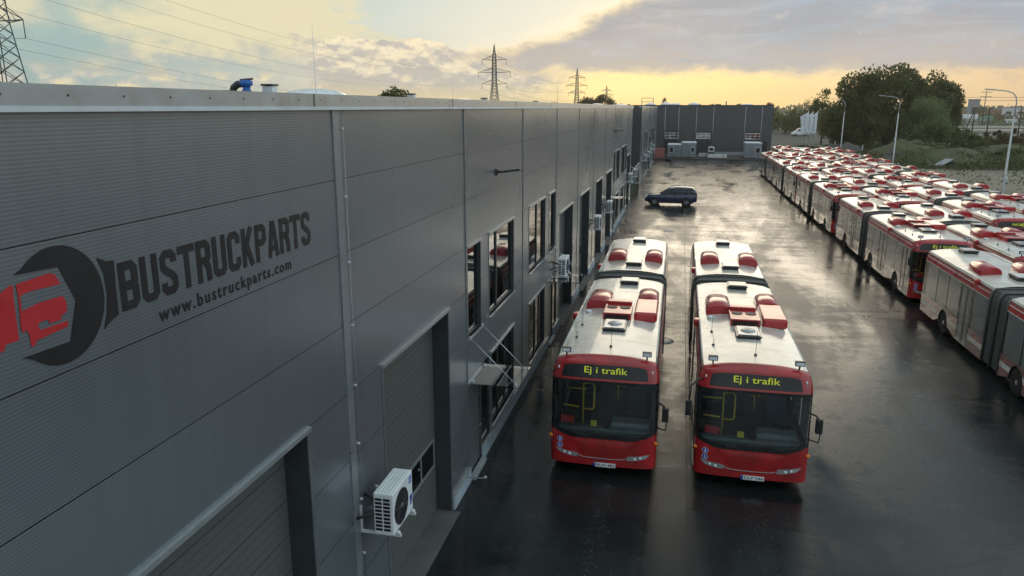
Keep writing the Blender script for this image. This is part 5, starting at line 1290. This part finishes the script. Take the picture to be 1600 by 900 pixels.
# weeds and grass tufts
rnd = random.Random(9); pts = []
for k in range(42000):
    x = rnd.uniform(26, 92); y = rnd.uniform(96, 190)
    if y < 122 and x < 58 - (122 - y) * .2 and rnd.random() < .93: continue
    d1 = math.hypot((x - 41) / 15, (y - 146) / 16); z = 0
    if d1 < 1: q = 1 - d1; z = 2.6 * q * q * (3 - 2 * q) * .95
    d2 = math.hypot((x - 62) / 24, (y - 162) / 24)
    if d2 < 1: q = 1 - d2; z = max(z, 1.8 * q * q * (3 - 2 * q) * .95)
    pts.append((x, y, z + rnd.uniform(.0, .45) * (.4 + .9 * abs(math.sin(x * .55 + 1.3 * math.sin(y * .3)) * math.sin(y * .42)))))
wd = leaf_cards('weeds', pts, .52, 'weed', None, 77, aspect=.6); wd['kind'] = 'stuff'; wd['label'] = 'green weeds and grass covering the mound and rough ground'
wd = leaf_cards('dead_grass', [(x, y, z * 1.02 + .05) for x, y, z in pts[1::2] if math.sin(x * .31 + 2 * math.sin(y * .17)) > -.2], .55, 'leaf_brown', None, 76, aspect=.35); wd['kind'] = 'stuff'; wd['label'] = 'dead brown grass among the weeds of the rough ground'
pts = [(rnd.uniform(26, 62), rnd.uniform(70, 122), rnd.uniform(.03, .15)) for k in range(420)]
wd = leaf_cards('dry_weeds', pts, .26, 'weed', None, 78); wd['kind'] = 'stuff'; wd['label'] = 'sparse weeds on the bare dirt'

# ------------------------------------------------------------------ odds and ends at the right
t = empty('broken_panel', (39.5, 128.5, 0), R(35)); tag(t, 'grey broken concrete slab lying tilted in the weeds before the mound', 'concrete slab')
m = MB(); m.obox(Vector((0, 0, .55)), (3.2, 1.4, .14), Matrix.Rotation(R(-20), 3, 'Y').to_euler(), 'concrete', .02); m.build('slab', t); m = MB(); m.box(1.2, 1.9, -.5, .5, 0, .95, 'ink', .05); m.build('support', t)
t = empty('guard_rail', (52.5, 176, 1.0), R(12)); tag(t, 'pale low rail fence on top of the grassy rise under the trees', 'rail fence')
for k in range(5): m = MB(); m.box(-3 + k * 1.5, -2.88 + k * 1.5, -.05, .05, -1.2, .6, 'wood'); m.build('post', t)
for z in (.2, .5): m = MB(); m.box(-3.2, 3.2, -.08, -.05, z, z + .1, 'zinc_white'); m.build('rail', t)
for i, (x, y) in enumerate(((32.9, 152), (38.5, 150), (30.6, 166))):
    m = MB(); m.box(-.06, .06, -.06, .06, 0, 1.3, 'white_paint', .01); o = m.build('marker_post', loc=(x, y, .9)); tag(o, ['short white stake on the mound between the two right lamps', 'short white stake right of the middle lamp on the mound', 'short white stake beside the farthest lamp'][i], 'stake')
sh = empty('timber_pile', (30.5, 176, 0)); tag(sh, 'scattered pale boards lying in a heap right of the flags', 'timber pile')
rnd = random.Random(3)
for k in range(9):
    m = MB(); m.obox(Vector((rnd.uniform(-2.2, 2.6), rnd.uniform(-2, 2), .25 + .1 * k)), (rnd.uniform(1.2, 2.8), .5, .08), Matrix.Rotation(rnd.uniform(-.8, .8), 3, 'Z').to_euler(), rnd.choice(['zinc_white', 'wood', 'white_paint'])); m.build('board', sh)
cab = empty('flatbed_trailer', (22.6, 160, 0)); tag(cab, 'low white flatbed trailer just behind the far bus roofs', 'trailer')
m = MB(); m.box(-2.3, 2.3, 0, 2.2, .55, .95, 'white_paint', .06); m.build('body', cab); m = MB(); m.box(-2.4, 2.4, -.1, 2.3, .95, 1.05, 'white_paint', .03); m.build('deck', cab)
for q in (-1.2, 1.2): m = MB(); m.lathe([(.1, -.1), (.34, -.1), (.36, 0), (.34, .1), (.001, .1)], 'rubber', 14, Matrix.Translation((q, .1, .36)) @ Matrix.Rotation(R(90), 4, 'X')); m.build('wheel', cab)
def far_block(x, y, w, d, h, mm, label, rz=0, stripes=True):
    r = empty('distant_building', (x, y, 0), R(rz)); tag(r, label, 'building', 'buildings on the right horizon')
    m = MB(); m.box(-w / 2, w / 2, 0, d, 0, h, mm); m.build('wall', r)
    m = MB(); m.box(-w / 2 - .3, w / 2 + .3, -.3, d + .3, h, h + .6, 'trim_grey'); m.build('roof', r)
    if stripes:
        for k in range(max(2, int(w / 9))):
            m = MB(); x0 = -w / 2 + 3 + k * 9; m.box(x0, min(x0 + 4, w / 2 - 1), -.12, -.01, h * .35, h * .62, 'bus_black'); m.build('window', r)
far_block(221, 664, 8, 10, 14.6, 'cabin', 'grey-blue block rising above the horizon right of the trees', -18)
far_block(288, 748, 30, 20, 8.8, 'zinc_white', 'long white hall at the right picture edge by the lamp', -21)
far_block(322, 945, 66, 12, 6.0, 'brick_red', 'long low rusty red hall across the right horizon', -19)
far_block(250, 1010, 40, 12, 7.5, 'zinc_white', 'low pale hall on the horizon just right of the big trees', -18, False)
far_block(420, 1100, 60, 14, 8.0, 'trim_grey', 'flat grey hall on the far right horizon behind the white hall', -21)
gh = empty('hoop_greenhouse', (193.8, 589, 0), R(-18)); tag(gh, 'white ribbed hoop tunnel in the distant yard on the right', 'greenhouse')
m = MB(); m.grid(lambda u, v: (-5.5 + 11 * v, 3 - 3 * math.cos(math.pi * u), 4.2 * math.sin(math.pi * u)), 14, 10, 'zinc_white'); m.build('cover', gh)
for k in range(8): m = MB(); m.tube([(-5.5 + k * 1.57, 3 - 3.05 * math.cos(math.pi * u / 10), 4.25 * math.sin(math.pi * u / 10)) for u in range(11)], .1, 'trim_grey', 4); m.build('hoop', gh)
tg = empty('tarp_heap', (206, 606, 0), R(-18)); tag(tg, 'long heap under dark green tarpaulin beside the hoop tunnel', 'tarp heap')
m = MB(); m.grid(lambda u, v: (-9 + 18 * u, 5 * v, 3.3 * math.sin(math.pi * min(1, max(0, v))) * (.8 + .2 * math.sin(u * 9))), 18, 8, 'tarp_green'); m.build('cover', tg)
rnd = random.Random(4)
for k in range(9):
    m = MB(); w = rnd.uniform(5, 9); m.box(-w / 2, w / 2, -1.2, 1.2, 0, rnd.uniform(1.4, 2.4), rnd.choice(['zinc_white', 'white_paint', 'concrete', 'cabin']), .2)
    o = m.build('white_bale_stack', loc=(150 + k * 11.5 + rnd.uniform(-2, 2), 497 + rnd.uniform(-14, 14) - k * 3, 0)); tag(o, 'pale stack of wrapped goods in the row on the distant yard', 'goods stack', 'pale stacks on the distant yard')
pts = []
for k in range(6000):
    a = rnd.uniform(-.75, .60); d = rnd.uniform(1150, 1350); pts.append((d * math.sin(a), d * math.cos(a), rnd.uniform(0, 1) ** 1.4 * (8 + 4 * math.sin(a * 60) + 2 * math.sin(a * 143))))
o = leaf_cards('far_woods', pts, 9, 'leaf_dark', None, 5); o['kind'] = 'stuff'; o['label'] = 'dark wood along the horizon'
pts = []
for k in range(3000):
    x = rnd.uniform(150, 420); pts.append((x, 440 + rnd.uniform(-4, 4) + rnd.choice([0, 0, 60, 100]), rnd.uniform(0, 2.2)))
o = leaf_cards('far_scrub', pts, 1.6, 'leaf_mid', None, 6); o['kind'] = 'stuff'; o['label'] = 'low scrub beyond the gravel road'
pts = []
for k in range(7000):
    x = rnd.uniform(165, 330); y = 640 - .25 * (x - 165) + rnd.uniform(-14, 14); pts.append((x, y, rnd.random() ** 1.5 * (4.6 + 2.4 * math.sin(x * .21) + 1.5 * math.sin(x * .53))))
o = leaf_cards('far_hedge', pts, 1.5, 'leaf_brown', None, 16); o['kind'] = 'stuff'; o['label'] = 'brown distant hedge line before the far halls'
for i, (x, y, r_, lb) in enumerate(((-.33, 28.6, .36, 'round manhole cover in the lane beside the left bus'), (-.62, 55.9, .36, 'round manhole cover in the yard behind the left bus'))):
    t = empty('manhole_cover', (x, y, 0)); tag(t, lb, 'manhole cover', 'manhole covers in the yard')
    m = MB(); m.lathe([(r_ + .07, .001), (r_ + .06, .010), (r_, .012), (r_, .006)], 'concrete', 28); m.build('ring', t)
    m = MB(); m.lathe([(r_ - .005, .004), (r_ - .01, .009), (.001, .010)], 'steel', 28)
    for k in range(-3, 4): m.box(-math.sqrt(max(.01, r_ * r_ * .8 - (k * .09) ** 2)), math.sqrt(max(.01, r_ * r_ * .8 - (k * .09) ** 2)), k * .09 - .012, k * .09 + .012, .0105, .015, 'steel')
    m.build('lid', t)
mt = bpy.data.materials.new('haze_air'); mt.use_nodes = True; nt = mt.node_tree; nt.nodes.clear(); MT['haze_air'] = mt
pv = nd(nt, 'ShaderNodeVolumePrincipled'); pv.inputs['Color'].default_value = (1.0, .93, .80, 1); pv.inputs['Density'].default_value = .00020; pv.inputs['Anisotropy'].default_value = .65
oo = nd(nt, 'ShaderNodeOutputMaterial'); nt.links.new(pv.outputs[0], oo.inputs['Volume'])
m = MB(); m.box(-900, 900, -120, 1500, -1.5, 42, 'haze_air'); o = m.build('haze'); o['kind'] = 'stuff'; o['label'] = 'thin evening haze over the yard and the plain'
rnd = random.Random(21); m = MB()
for cx_, y0_, y1_, n_, sp_ in ((-1.35, 11.5, 16.6, 190, .13), (2.1, 12.0, 16.6, 110, .28), (.2, 12, 22, 70, .4), (-3.9, 14, 60, 220, .35), (9.6, 18, 100, 260, .6)):
    for k in range(n_):
        x = rnd.gauss(cx_, sp_); y = rnd.uniform(y0_, y1_); q = rnd.uniform(.003, .012)
        if x < -4.55: continue
        m.lathe([(q, 0), (q * .8, q * .7), (.001, q)], 'grit', 5, Matrix.Translation((x, y, .001)) @ Matrix.Diagonal((rnd.uniform(.7, 1.5), 1, 1, 1)), False)
o = m.build('pebbles'); o['kind'] = 'stuff'; o['label'] = 'loose pale grit scattered on the wet asphalt'
